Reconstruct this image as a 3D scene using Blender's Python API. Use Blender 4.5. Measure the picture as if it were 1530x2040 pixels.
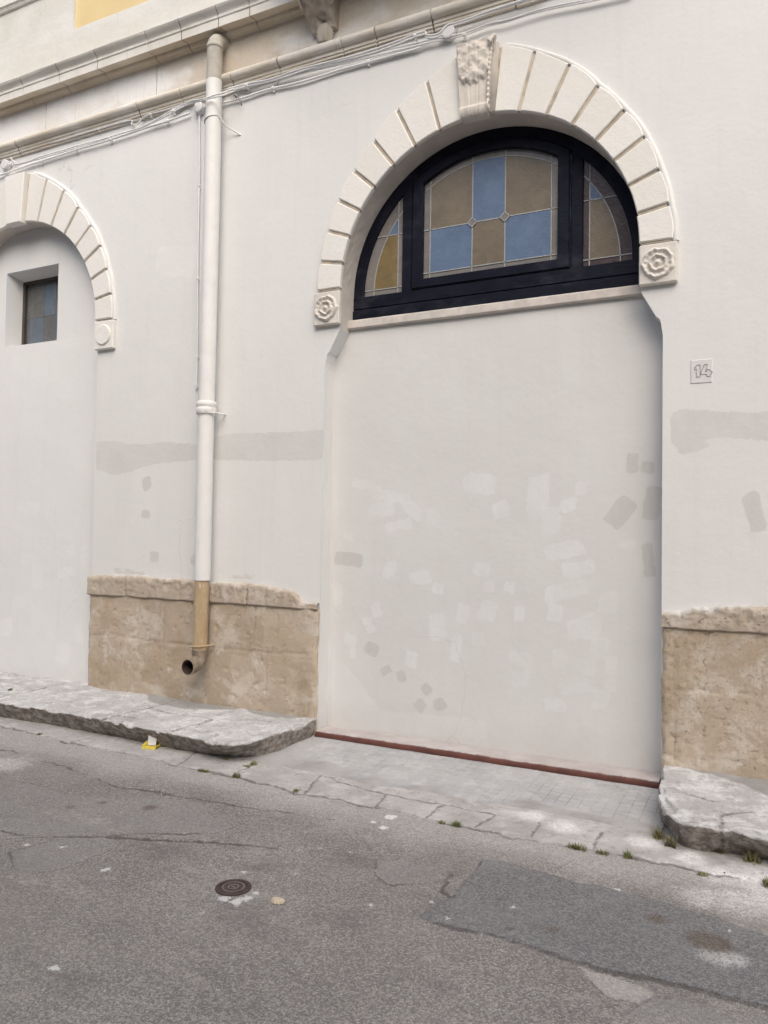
import bpy, math, random
import numpy as np
from mathutils import Vector, Matrix
R_ = math.radians
random.seed(7)
for o in list(bpy.data.objects): bpy.data.objects.remove(o)
scene = bpy.context.scene
col = scene.collection

# ---------------------------------------------------------------- camera
cd = bpy.data.cameras.new('camera'); cam = bpy.data.objects.new('camera', cd); col.objects.link(cam)
cd.sensor_fit = 'HORIZONTAL'; cd.sensor_width = 36.0; cd.lens = 36.0*1532/1530
cd.clip_start = .05; cd.clip_end = 2000
F_ = Vector((-.44388217, .89554707, .03104939)); X_ = Vector((.89608502, .44359571, .01595276)); U_ = Vector((-.00051307, -.03490403, .99939054))
cam.matrix_world = Matrix(((X_.x, U_.x, -F_.x, 0), (X_.y, U_.y, -F_.y, -4.91), (X_.z, U_.z, -F_.z, 1.541), (0, 0, 0, 1)))
scene.camera = cam

# ---------------------------------------------------------------- light: bright overcast
SUN_EL, SUN_AZ = 44.0, 28.0            # azimuth measured from -y (street side) towards +x
w = bpy.data.worlds.new('World'); scene.world = w; w.use_nodes = True
nt = w.node_tree; bg = nt.nodes['Background']
sky = nt.nodes.new('ShaderNodeTexSky'); sky.sky_type = 'NISHITA'; sky.sun_disc = False
sky.sun_elevation = R_(SUN_EL); sky.sun_rotation = R_(180-SUN_AZ); sky.air_density = 1.0; sky.dust_density = 4.0; sky.ozone_density = 1.0
nt.links.new(sky.outputs[0], bg.inputs[0]); bg.inputs[1].default_value = .115
sd = bpy.data.lights.new('sun', 'SUN'); sd.energy = 1.25; sd.angle = R_(60); sd.color = (1, .968, .895)
sun = bpy.data.objects.new('sun', sd); col.objects.link(sun)
dirv = Vector((math.sin(R_(SUN_AZ))*math.cos(R_(SUN_EL)), -math.cos(R_(SUN_AZ))*math.cos(R_(SUN_EL)), math.sin(R_(SUN_EL))))
sun.rotation_euler = (-dirv).to_track_quat('-Z', 'Y').to_euler(); sun.location = dirv*20
scene.view_settings.view_transform = 'Standard'; scene.view_settings.look = 'None'
scene.view_settings.exposure = 0.62; scene.view_settings.gamma = 1.0

# ---------------------------------------------------------------- traced dimensions (metres, on the real planes)
NICHE_LIGHT=[(-2.655, 1.922, 0.122, 0.035, -14), (-2.439, 1.833, 0.152, 0.041, -25), (-2.267, 1.729, 0.093, 0.048, -25), (-2.534, 1.738, 0.106, 0.052, 0), (-2.378, 1.6, 0.094, 0.038, 0), (-2.116, 1.678, 0.036, 0.059, 0), (-1.769, 1.917, 0.111, 0.062, 0), (-1.614, 1.721, 0.063, 0.061, 0), (-1.354, 1.831, 0.067, 0.15, 0), (-1.305, 1.721, 0.102, 0.039, 0), (-1.149, 1.752, 0.054, 0.046, 0), (-1.058, 1.859, 0.038, 0.034, 0), (-1.257, 1.627, 0.062, 0.062, 0), (-2.788, 1.543, 0.044, 0.035, 0), (-1.177, 1.463, 0.123, 0.054, 0), (-1.099, 1.342, 0.091, 0.054, 0), (-1.16, 1.209, 0.146, 0.058, 0), (-2.449, 1.288, 0.057, 0.048, 0), (-2.213, 1.237, 0.088, 0.05, 0), (-2.067, 1.173, 0.05, 0.033, 0), (-1.745, 1.32, 0.064, 0.045, 0), (-1.685, 1.206, 0.037, 0.04, 0), (-1.545, 1.203, 0.041, 0.04, 0), (-2.544, 1.008, 0.033, 0.048, 0), (-2.626, 0.908, 0.049, 0.048, 0), (-2.586, 0.841, 0.039, 0.034, 0), (-2.081, 0.918, 0.057, 0.083, 0), (-1.878, 1.005, 0.052, 0.069, 0), (-1.702, 1.028, 0.055, 0.069, 0), (-1.475, 1.025, 0.04, 0.052, 0), (-1.228, 1.059, 0.046, 0.059, 0), (-0.888, 1.141, 0.055, 0.063, 0), (-1.066, 0.961, 0.083, 0.076, 0), (-0.976, 0.998, 0.041, 0.068, 0), (-0.953, 0.849, 0.052, 0.068, 0), (-2.768, 0.768, 0.05, 0.031, 0), (-1.936, 0.78, 0.044, 0.09, -14), (-1.752, 0.831, 0.047, 0.053, 0), (-2.247, 0.672, 0.051, 0.055, 0), (-1.512, 0.757, 0.036, 0.047, 0), (-1.426, 0.733, 0.048, 0.063, 0), (-1.202, 0.744, 0.043, 0.069, 0), (-1.034, 0.706, 0.06, 0.053, 0), (-0.878, 0.735, 0.044, 0.067, 0), (-1.454, 0.589, 0.056, 0.056, 0), (-1.101, 0.571, 0.098, 0.049, 0), (-0.892, 0.599, 0.041, 0.045, 0), (-1.238, 0.457, 0.065, 0.038, 0), (-0.95, 0.511, 0.051, 0.06, 0), (-0.789, 1.502, 0.057, 0.03, 0), (-2.74, 0.674, 0.024, 0.044, 0), (-2.88, 1.087, 0.041, 0.088, 0)]
NICHE_DARK=[(-0.751, 2.028, 0.036, 0.06, 0), (-0.663, 2.0, 0.042, 0.037, 0), (-0.826, 1.713, 0.061, 0.105, -32), (-0.633, 1.772, 0.05, 0.104, 0), (-0.646, 1.499, 0.021, 0.029, 0), (-2.794, 1.364, 0.12, 0.049, 0), (-0.65, 1.416, 0.036, 0.106, 0), (-2.587, 0.712, 0.054, 0.045, -20), (-2.47, 0.562, 0.047, 0.031, 20), (-2.345, 0.533, 0.037, 0.044, 30), (-2.146, 0.459, 0.04, 0.043, 38), (-2.195, 0.342, 0.04, 0.043, 40), (-2.046, 0.367, 0.046, 0.043, 38)]
NICHE_POLY=[[(-2.922, 0.632), (-2.788, 0.565), (-2.707, 0.485), (-2.636, 0.388), (-2.527, 0.322), (-2.507, 0.273), (-1.698, 0.294), (-1.696, 0.166), (-2.911, 0.095)]]
WALL_DARK=[(-4.669, 1.949, 0.047, 0.061, 10), (-4.669, 1.687, 0.049, 0.034, 0), (-4.569, 1.338, 0.052, 0.043, 0), (-4.854, 1.199, 0.192, 0.02, 3), (-3.66, 1.205, 0.13, 0.013, 8), (-4.156, 1.324, 0.024, 0.047, 0), (-0.054, 1.712, 0.044, 0.116, 28)]
WALL_POLY=[[(-5.27, 2.327), (-5.051, 2.325), (-4.853, 2.288), (-4.661, 2.284), (-4.474, 2.295), (-4.256, 2.275), (-4.078, 2.247), (-4.075, 2.144), (-4.215, 2.126), (-4.359, 2.128), (-4.599, 2.113), (-4.845, 2.061), (-5.041, 2.029), (-5.183, 2.062), (-5.261, 2.078)], [(-3.993, 2.313), (-3.773, 2.335), (-3.447, 2.327), (-3.135, 2.319), (-2.933, 2.329), (-2.929, 2.106), (-3.13, 2.099), (-3.521, 2.11), (-3.988, 2.134)], [(-0.516, 2.265), (-0.502, 2.311), (-0.437, 2.331), (-0.253, 2.308), (-0.116, 2.289), (0.015, 2.289), (0.21, 2.278), (0.21, 2.083), (0.016, 2.12), (-0.116, 2.14), (-0.198, 2.151), (-0.295, 2.147), (-0.33, 2.134), (-0.287, 2.109), (-0.351, 2.073), (-0.443, 2.046), (-0.505, 2.141)]]
WALL_LIGHT=[(-3.46, 4.019, 0.122, 0.032, 0), (-4.414, 3.809, 0.216, 0.128, 0)]
NICHE2_LIGHT=[(-6.18, 1.265, 0.108, 0.056, 0), (-6.052, 1.106, 0.066, 0.102, 0), (-5.694, 1.165, 0.089, 0.045, 0), (-5.638, 1.358, 0.05, 0.054, 0), (-5.449, 1.33, 0.062, 0.09, 0), (-5.833, 0.61, 0.052, 0.082, 0), (-5.665, 0.441, 0.088, 0.09, 0), (-6.442, 0.615, 0.097, 0.085, 0), (-6.216, 1.759, 0.136, 0.057, 0), (-6.279, 0.861, 0.095, 0.056, 0), (-5.484, 0.635, 0.049, 0.089, 0)]
DARKPATCH=[(-1.155, -1.482), (-1.055, -1.458), (-0.77, -1.506), (-0.62, -1.506), (-0.435, -1.515), (-0.183, -1.564), (0.011, -1.615), (0.427, -1.699), (0.364, -2.166), (0.01, -2.116), (-0.063, -2.127), (-0.229, -2.119), (-0.42, -2.132), (-0.59, -2.135), (-0.759, -2.106), (-0.915, -2.097), (-1.068, -2.117), (-1.179, -2.124), (-1.21, -2.088), (-1.156, -1.863)]
LOBES=[[(-4.315, -1.795), (-3.885, -1.717), (-3.507, -1.757), (-3.245, -1.678), (-3.099, -1.559), (-2.78, -1.512), (-2.54, -1.579), (-2.403, -1.703), (-2.446, -1.801), (-2.709, -1.974), (-2.903, -2.109), (-3.428, -2.425)], [(-1.604, -1.694), (-1.495, -1.654), (-1.326, -1.653), (-1.23, -1.744), (-1.318, -1.83), (-1.445, -1.914), (-1.547, -1.831)], [(-0.374, -2.312), (-0.329, -2.213), (-0.193, -2.187), (0.009, -2.209), (0.23, -2.26), (-0.289, -2.533), (-0.351, -2.386)], [(-3.12, -2.443), (-3.075, -2.287), (-2.918, -2.096), (-2.72, -2.161), (-2.769, -2.465), (-2.876, -2.607)]]
STRIP=[(-0.586, -2.151), (-0.451, -2.148), (-0.331, -2.192), (-0.367, -2.273), (-0.453, -2.279)]
CRACKS=[[(-5.703, -0.896), (-4.89, -0.93), (-4.396, -0.981), (-3.778, -0.987), (-3.367, -1.026), (-2.942, -1.036), (-2.604, -1.074), (-2.368, -1.105), (-2.227, -1.084), (-1.915, -1.105), (-1.562, -1.131), (-1.341, -1.135), (-1.129, -1.153), (-0.875, -1.12), (-0.535, -1.113), (-0.25, -1.117), (0.013, -1.127), (0.329, -1.138)], [(-4.975, -1.327), (-4.439, -1.308), (-3.916, -1.396), (-3.405, -1.501), (-3.072, -1.467), (-2.695, -1.446), (-2.216, -1.375), (-1.92, -1.359)], [(-3.5, -2.32), (-3.115, -2.225), (-2.779, -2.07), (-2.407, -1.887), (-2.059, -1.8)], [(-1.244, -1.667), (-1.219, -1.845), (-1.148, -1.883)], [(-0.376, -2.299), (-0.393, -2.408), (-0.334, -2.508)]]
GJOINTS=[[(-3.457, -0.75), (-3.367, -1.026)], [(-4.339, -0.679), (-4.396, -0.981)], [(-2.95, -0.791), (-2.942, -1.036)], [(-2.464, -0.756), (-2.368, -1.105)], [(-1.947, -0.89), (-1.915, -1.105)], [(-1.597, -0.911), (-1.599, -1.118)], [(-1.297, -0.902), (-1.319, -1.123)], [(-1.053, -0.898), (-1.033, -1.115)], [(-2.464, -0.756), (-2.205, -0.841), (-1.854, -0.886), (-1.297, -0.902)], [(-0.739, -0.865), (-0.746, -1.083)]]
WHITES=[(-2.593, -2.369, 0.03), (-2.169, -3.01, 0.035), (-1.986, -2.468, 0.022), (-1.392, -2.638, 0.018), (-1.102, -2.057, 0.024), (-2.464, -2.288, 0.012), (-2.642, -2.17, 0.014), (-2.613, -2.142, 0.012), (-2.955, -2.289, 0.02), (-3.134, -2.346, 0.018), (-2.576, -1.872, 0.02), (-2.066, -2.084, 0.015), (-1.951, -1.92, 0.02), (-1.812, -1.863, 0.012), (-1.854, -1.986, 0.014), (-1.213, -1.958, 0.02), (-0.909, -1.862, 0.02), (-0.954, -1.852, 0.012), (-0.56, -1.49, 0.028), (-1.42, -2.103, 0.02), (-1.393, -2.239, 0.01), (-1.976, -2.33, 0.045), (-1.918, -2.333, 0.048), (-1.9, -2.283, 0.04), (-1.887, -2.231, 0.026), (-1.768, -1.195, 0.05), (-1.742, -1.355, 0.04), (-1.817, -1.303, 0.03), (-1.589, -1.271, 0.015), (-0.693, -2.078, 0.014), (-0.855, -2.164, 0.012), (-1.176, -1.659, 0.014), (-1.738, -1.691, 0.012), (-1.892, -1.708, 0.018), (-0.117, -1.65, 0.012)]
POWDER=[(-0.167, -1.113, 0.13), (0.013, -1.1, 0.2), (-0.081, -1.358, 0.16), (-0.232, -1.39, 0.12), (0.068, -1.279, 0.2), (-0.15, -1.875, 0.07), (-0.093, -1.863, 0.05), (-4.362, -1.526, 0.2), (-4.647, -1.56, 0.2), (-0.935, -0.897, 0.1), (-1.111, -0.833, 0.1), (-0.301, -1.005, 0.1), (-0.539, -0.901, 0.1)]
OIL=[(-0.18, -1.781, 0.072), (-0.375, -1.693, 0.035), (-0.722, -1.961, 0.022), (-0.795, -1.962, 0.014), (-0.869, -2.031, 0.01), (-3.256, -1.758, 0.02), (-3.348, -1.898, 0.02), (-0.973, -1.824, 0.012), (-2.975, -1.691, 0.03)]
KERB_L=[(-3.078, -0.916), (-3.01, -0.85), (-2.976, -0.733), (-2.964, -0.58), (-2.944, -0.398), (-2.938, -0.248), (-2.957, -0.069)]
KERB_LB=[(-3.222, -0.726), (-3.064, -0.663), (-3.004, -0.575), (-2.977, -0.435), (-2.985, -0.235), (-3.029, 0.075)]
KERB_R=[(-0.533, -0.176), (-0.513, -0.515), (-0.496, -0.693), (-0.454, -0.81), (-0.366, -0.946), (-0.277, -0.983), (-0.209, -0.953), (-0.122, -0.941), (0.013, -0.981)]
KERB_RB=[(-0.488, -0.571), (-0.409, -0.759), (-0.331, -0.877), (-0.276, -0.888), (-0.208, -0.837), (-0.113, -0.805), (0.014, -0.808)]
WEEDS=[(-5.061, -0.711, 0.13, 0.05, 0), (-3.504, -0.721, 0.05, 0.06, 0), (-2.944, -0.8, 0.05, 0.06, 1), (-2.96, -0.858, 0.05, 0.04, 1), (-2.892, -1.052, 0.05, 0.06, 0), (-3.147, -1.047, 0.1, 0.03, 0), (-2.437, -1.083, 0.04, 0.03, 1), (-1.424, -1.134, 0.06, 0.05, 0), (-1.505, -1.139, 0.06, 0.03, 0), (-0.808, -1.131, 0.12, 0.05, 0), (-0.689, -1.132, 0.08, 0.04, 0), (-0.576, -1.123, 0.05, 0.06, 0), (-0.475, -0.809, 0.07, 0.1, 1), (-0.41, -0.886, 0.07, 0.1, 1), (-0.192, -0.849, 0.03, 0.1, 0), (-0.053, -0.889, 0.1, 0.09, 1), (-4.738, -0.941, 0.04, 0.03, 0), (0.009, -1.129, 0.05, 0.06, 0), (-3.179, -0.781, 0.08, 0.04, 1), (-0.247, -1.156, 0.06, 0.03, 1)]
TINYWEED=[(-5.68, -0.467)]
MANHOLE=(-2.004, -2.237)
SHELL=(-1.77, -2.253)
CARD=(-3.791, -0.813)
CABLES={'A': [(-7.276, -0.03, 4.954), (-6.605, -0.03, 4.96), (-6.038, -0.03, 4.976), (-5.64, -0.03, 4.987), (-5.347, -0.03, 4.988), (-5.058, -0.03, 4.993), (-4.667, -0.03, 5.003), (-4.452, -0.03, 5.01), (-4.275, -0.03, 5.016)], 'B': [(-7.286, -0.03, 5.15), (-6.613, -0.03, 5.143), (-5.735, -0.03, 5.119), (-4.986, -0.03, 5.115), (-4.92, -0.03, 5.073), (-4.845, -0.03, 5.056), (-4.8, -0.03, 5.094), (-4.704, -0.03, 5.107), (-4.39, -0.03, 5.107), (-4.31, -0.03, 5.109)], 'C': [(-6.448, -0.035, 5.082), (-6.389, -0.035, 5.026), (-6.319, -0.035, 5.002), (-5.725, -0.035, 5.007), (-5.281, -0.035, 5.004), (-4.878, -0.035, 5.004), (-4.663, -0.035, 5.03), (-4.477, -0.035, 5.069), (-4.279, -0.035, 5.099), (-4.035, -0.19, 4.984), (-3.92, -0.19, 4.981), (-3.801, -0.19, 4.98), (-3.801, -0.035, 5.099), (-3.654, -0.035, 5.091), (-3.368, -0.035, 5.087), (-3.107, -0.035, 5.071), (-2.822, -0.035, 5.054), (-2.496, -0.035, 5.043), (-2.186, -0.035, 5.028), (-1.898, -0.035, 5.002), (-1.688, -0.035, 5.016), (-1.554, -0.035, 5.008), (-1.311, -0.035, 5.009), (-0.999, -0.035, 4.986), (-0.743, -0.035, 4.966)], 'D': [(-3.963, -0.025, 5.028), (-3.757, -0.025, 5.024), (-3.505, -0.025, 5.027), (-3.112, -0.025, 5.011), (-2.818, -0.025, 5.017), (-2.5, -0.025, 5.012), (-2.19, -0.025, 5.009)], 'E': [(-3.864, -0.05, 5.102), (-3.643, -0.05, 5.092), (-3.451, -0.05, 5.076), (-3.098, -0.05, 5.083), (-2.55, -0.05, 5.063), (-2.18, -0.05, 5.086), (-2.134, -0.05, 5.055), (-2.087, -0.05, 5.038), (-2.034, -0.05, 5.038), (-1.99, -0.05, 5.068), (-1.96, -0.05, 5.081), (-1.893, -0.05, 5.08), (-1.634, -0.05, 5.095), (-1.484, -0.05, 5.099), (-1.312, -0.05, 5.097)], 'F': [(-4.182, -0.02, 4.991), (-4.168, -0.02, 4.505), (-4.161, -0.02, 3.745), (-4.146, -0.02, 3.06), (-4.146, -0.02, 2.711)]}
BOXES=[(-4.172, -0.04, 5.037), (-6.524, -0.04, 5.037), (-1.975, -0.04, 5.052)]
HOOK1=[(-3.774, -0.03, 5.054), (-3.714, -0.03, 5.015), (-3.703, -0.03, 4.971)]
PL_JOINTS=[(-4.839, 1.083), (-4.256, 1.094), (-3.587, 1.098), (-3.412, 1.093)]
LEDGE_TOP_L=[(-5.218, 1.162), (-4.813, 1.177), (-4.586, 1.171), (-4.267, 1.165), (-3.944, 1.151), (-3.661, 1.157), (-3.405, 1.155), (-3.311, 1.129), (-3.173, 1.11), (-3.096, 1.05), (-3.036, 1.034)]
LEDGE_TOP_R=[(-0.537, 1.118), (-0.453, 1.125), (-0.372, 1.151), (-0.229, 1.167), (-0.113, 1.17), (0.016, 1.171), (0.22, 1.182)]
BLOCKS_L=[[(-5.234, 0.645), (-5.014, 0.656), (-4.426, 0.64), (-3.866, 0.642), (-3.538, 0.641), (-2.972, 0.662)], [(-5.038, 0.652), (-5.038, 0.239)], [(-4.411, 1.031), (-4.426, 0.64)], [(-3.396, 0.653), (-3.396, 0.318)], [(-3.508, 1.009), (-3.515, 0.669)], [(-3.841, 0.644), (-3.844, 0.457)], [(-3.521, 0.279), (-3.514, 0.215)], [(-3.015, 0.296), (-3.021, 0.202)], [(-3.008, 0.294), (-2.971, 0.294)], [(-2.983, 1.018), (-2.987, 0.661)], [(-3.944, 0.999), (-3.968, 0.661)]]
BLOCKS_R=[[(-0.003, 0.998), (-0.008, 0.645)], [(-0.486, 0.985), (-0.481, 0.863)], [(-0.535, 0.859), (-0.477, 0.855)], [(-0.536, 0.649), (-0.476, 0.629)], [(-0.481, 0.863), (-0.474, 0.18)], [(-0.394, 0.277), (-0.119, 0.278)], [(-0.476, 0.664), (-0.01, 0.674)], [(-0.516, 0.269), (-0.475, 0.257)]]
KERB_T=[(-5.347, -0.814), (-5.048, -0.782), (-4.705, -0.796), (-3.774, -0.846), (-3.309, -0.881)]
KERB_B=[(-5.467, -0.718), (-4.918, -0.701), (-4.318, -0.7), (-3.734, -0.737), (-3.428, -0.733)]
LEAF=(-0.409, -0.92)
CORN_J=[-6.163, -5.69, -5.222, -4.642, -4.281, -3.903]
STR_J=[-6.337, -4.819, -4.345, -3.821, -3.375, -2.811, -2.532, -2.092]
FRZ_J=[-4.671, -6.026]

CX1, CX2, CZ, RI = -1.7525, -6.345, 3.358, 1.066
def czf(cx): return CZ if cx == CX1 else CZ+.032
JW, CHZ0, CHZ1 = 1.195, 2.84, 3.07
ND = .14
GZ = .05

# ---------------------------------------------------------------- numpy helpers
def _h(i, j, k, s):
    n = (i*374761393 + j*668265263 + k*2147483647 + s*144269504) & 0xffffffff
    n = ((n ^ (n >> 13))*1274126177) & 0xffffffff
    n = ((n ^ (n >> 16))*2246822519) & 0xffffffff
    return ((n ^ (n >> 15)) & 0xffff)/65535.0
def vn(x, y, z, s=0):
    x, y, z = np.broadcast_arrays(np.asarray(x, float), np.asarray(y, float), np.asarray(z, float))
    i, j, k = np.floor(x).astype(np.int64), np.floor(y).astype(np.int64), np.floor(z).astype(np.int64)
    u, v, q = x-i, y-j, z-k
    u, v, q = u*u*(3-2*u), v*v*(3-2*v), q*q*(3-2*q)
    r = 0
    for a in (0, 1):
        for b in (0, 1):
            for c in (0, 1):
                r = r + _h(i+a, j+b, k+c, s)*(u if a else 1-u)*(v if b else 1-v)*(q if c else 1-q)
    return r*2-1
def fbm(x, y, z, f, o=3, s=0):
    r, a = 0, 1.0
    for t in range(o):
        r = r + a*vn(x*f, y*f, z*f, s+t*17); f *= 2.03; a *= .5
    return r
def sd_box(px, py, b):
    cx, cy, hw, hh, ang = b; a = R_(ang+14*math.sin(cx*91+cy*57))
    dx, dy = px-cx, py-cy
    u, v = dx*math.cos(a)+dy*math.sin(a), -dx*math.sin(a)+dy*math.cos(a)
    r = .42*min(hw, hh)
    qx, qy = np.abs(u)-hw+r, np.abs(v)-hh+r
    return np.hypot(np.maximum(qx, 0), np.maximum(qy, 0))+np.minimum(np.maximum(qx, qy), 0)-r
def sd_line(px, py, pts):
    d = np.full(px.shape, 9.0)
    for (x0, y0), (x1, y1) in zip(pts[:-1], pts[1:]):
        L = (x1-x0)**2+(y1-y0)**2+1e-12
        t = np.clip(((px-x0)*(x1-x0)+(py-y0)*(y1-y0))/L, 0, 1)
        d = np.minimum(d, np.hypot(px-x0-t*(x1-x0), py-y0-t*(y1-y0)))
    return d
def sd_poly(px, py, pts):
    d = sd_line(px, py, list(pts)+[pts[0]])
    ins = np.zeros(px.shape, bool); n = len(pts)
    for i in range(n):
        (x0, y0), (x1, y1) = pts[i], pts[(i+1) % n]
        if y0 == y1: continue
        ins ^= ((y0 > py) != (y1 > py)) & (px < (x1-x0)*(py-y0)/(y1-y0)+x0)
    return np.where(ins, -d, d)
def enc(d, k=1.0): return np.clip(.06-d*k, 0, .12)     # 0 = far outside, .06 = the edge
def minall(fs, px, py, fn):
    d = np.full(px.shape, 9.0)
    for f in fs: d = np.minimum(d, fn(px, py, f))
    return d

# ---------------------------------------------------------------- object helpers
def tag(o, label=None, cat=None, group=None, kind=None):
    if label: o['label'] = label
    if cat: o['category'] = cat
    if group: o['group'] = group
    if kind: o['kind'] = kind
    return o
def empty(name, loc, label, cat, group=None):
    o = bpy.data.objects.new(name, None); col.objects.link(o); o.location = loc; o.empty_display_size = .1
    return tag(o, label, cat, group)
def world_loc(o):
    v = Vector(o.location)
    while o.parent: o = o.parent; v = v+o.location
    return v
def obj(name, V, F, mats, parent=None, smooth=False, mi=None, attrs=None, loc=None):
    """one mesh object from world-space vertices; its origin sits at loc, or at its parent's origin"""
    V = np.asarray(V, float)
    if not isinstance(mats, (list, tuple)): mats = [mats]
    base = world_loc(parent) if parent else Vector(loc or (0, 0, 0))
    me = bpy.data.meshes.new(name)
    me.from_pydata((V-np.array(base)).tolist(), [], [list(map(int, f)) for f in F]); me.update()
    for m in mats: me.materials.append(m)
    if mi is not None: me.polygons.foreach_set('material_index', np.asarray(mi, np.int32))
    if smooth: me.polygons.foreach_set('use_smooth', np.ones(len(F), bool))
    for k, v in (attrs or {}).items():
        a = me.attributes.new(k, 'FLOAT', 'POINT'); a.data.foreach_set('value', np.asarray(v, np.float32).ravel())
    o = bpy.data.objects.new(name, me); col.objects.link(o)
    if parent: o.parent = parent
    else: o.location = base
    return o
def gridf(nu, nv, off=0, flip=False):
    F = []
    for i in range(nu-1):
        for j in range(nv-1):
            a = off+i*nv+j; q = (a, a+nv, a+nv+1, a+1)
            F.append(q[::-1] if flip else q)
    return F
class MB:
    def __init__(s): s.V, s.F, s.M = [], [], []
    def add(s, V, F, m=0):
        o = len(s.V); s.V += [tuple(map(float, v)) for v in V]; s.F += [tuple(int(i)+o for i in f) for f in F]; s.M += [m]*len(F)
    def box(s, x0, x1, y0, y1, z0, z1, c=.004, m=0):
        """bevelled box"""
        c = min(c, abs(x1-x0)*.3, abs(y1-y0)*.3, abs(z1-z0)*.3)
        V, F = [], []
        idx = {}
        for a in (0, 1):
            for b in (0, 1):
                for d in (0, 1):
                    P = ((x0, x1)[a], (y0, y1)[b], (z0, z1)[d]); S = (1-2*a, 1-2*b, 1-2*d)
                    for ax in range(3):                       # the corner vertex lying on the face normal to ax
                        q = [P[t]+(0 if t == ax else S[t]*c) for t in range(3)]
                        idx[(a, b, d, ax)] = len(V); V.append(q)
        def I(t, ax): return idx[(t[0], t[1], t[2], ax)]
        for ax in range(3):
            u, v = [(1, 2), (2, 0), (0, 1)][ax]
            for sgn in (0, 1):
                ring = []
                for (p, q) in ((0, 0), (1, 0), (1, 1), (0, 1)):
                    t = [0, 0, 0]; t[ax] = sgn; t[u] = p; t[v] = q; ring.append(I(t, ax))
                F.append(ring if sgn else ring[::-1])
        for ax in range(3):                                   # edge chamfers, along ax
            u, v = [(1, 2), (2, 0), (0, 1)][ax]
            for p in (0, 1):
                for q in (0, 1):
                    t0 = [0, 0, 0]; t1 = [0, 0, 0]; t0[u] = t1[u] = p; t0[v] = t1[v] = q; t1[ax] = 1
                    f = [I(t0, u), I(t1, u), I(t1, v), I(t0, v)]
                    F.append(f if (p == q) else f[::-1])
        for a in (0, 1):
            for b in (0, 1):
                for d in (0, 1):
                    f = [idx[(a, b, d, 0)], idx[(a, b, d, 1)], idx[(a, b, d, 2)]]
                    F.append(f if (a+b+d) % 2 else f[::-1])
        s.add(V, F, m)
    def tube(s, pts, r, n=10, m=0, cap=True):
        P = [Vector(p) for p in pts]; k = len(P); V, F = [], []
        ref = None
        for i in range(k):
            t = (P[min(i+1, k-1)]-P[max(i-1, 0)]).normalized()
            if ref is None:
                ref = Vector((0, 0, 1)) if abs(t.z) < .9 else Vector((1, 0, 0))
            a = (ref-t*ref.dot(t)).normalized(); b = t.cross(a); ref = a
            rr = r[i] if isinstance(r, (list, tuple)) else r
            for j in range(n):
                g = 2*math.pi*j/n; V.append(P[i]+a*math.cos(g)*rr+b*math.sin(g)*rr)
        for i in range(k-1):
            for j in range(n):
                j2 = (j+1) % n; F.append((i*n+j, i*n+j2, (i+1)*n+j2, (i+1)*n+j))
        if cap:
            o = len(V); V += V[:n]+V[(k-1)*n:k*n]
            F.append(tuple(range(o, o+n))[::-1]); F.append(tuple(range(o+n, o+2*n)))
        s.add(V, F, m)
    def ring(s, outer, inner, y0, y1, m=0, c=.004):
        """frame between two outlines with the same number of points (x, z), front y0, back y1, front edges chamfered"""
        n = len(outer); O, I = np.array(outer), np.array(inner)
        d = (I-O); L = np.linalg.norm(d, axis=1, keepdims=True); d = d/np.maximum(L, 1e-6); cc = np.minimum(c, L*.3)
        rows = [(O, y1), (O, y0+c), (O+d*cc, y0), (I-d*cc, y0), (I, y0+c), (I, y1)]
        V = []; F = []
        for P, y in rows: V += [(p[0], y, p[1]) for p in P]
        for r in range(len(rows)-1):
            for j in range(n):
                j2 = (j+1) % n; F.append((r*n+j, r*n+j2, (r+1)*n+j2, (r+1)*n+j))
        s.add(V, F, m)
    def prism(s, poly, y0, y1, c=.004, m=0):
        """solid outline (x, z) counter-clockwise seen from the street, front y0, back y1"""
        P = np.array(poly); n = len(P); ctr = P.mean(0)
        e = np.roll(P, -1, 0)-P; nrm = np.stack([-e[:, 1], e[:, 0]], 1); nrm /= np.maximum(np.linalg.norm(nrm, axis=1, keepdims=True), 1e-9)
        ins = nrm+np.roll(nrm, 1, 0); ins /= np.maximum((ins*nrm).sum(1, keepdims=True), .3)
        Q = P+ins*c
        V = [(p[0], y1, p[1]) for p in P]+[(p[0], y0+c, p[1]) for p in P]+[(p[0], y0, p[1]) for p in Q]
        F = []
        for r in (0, 1):
            for j in range(n):
                j2 = (j+1) % n; F.append((r*n+j, r*n+j2, (r+1)*n+j2, (r+1)*n+j))
        F.append(tuple(range(2*n, 3*n)))
        s.add(V, F, m)
    def flat(s, poly, y, m=0):
        s.add([(p[0], y, p[1]) for p in poly], [tuple(range(len(poly)))], m)
    def build(s, name, mats, parent=None, smooth=False, attrs=None, loc=None):
        o = obj(name, s.V, s.F, mats, parent, smooth, s.M, attrs, loc)
        return o

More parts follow.
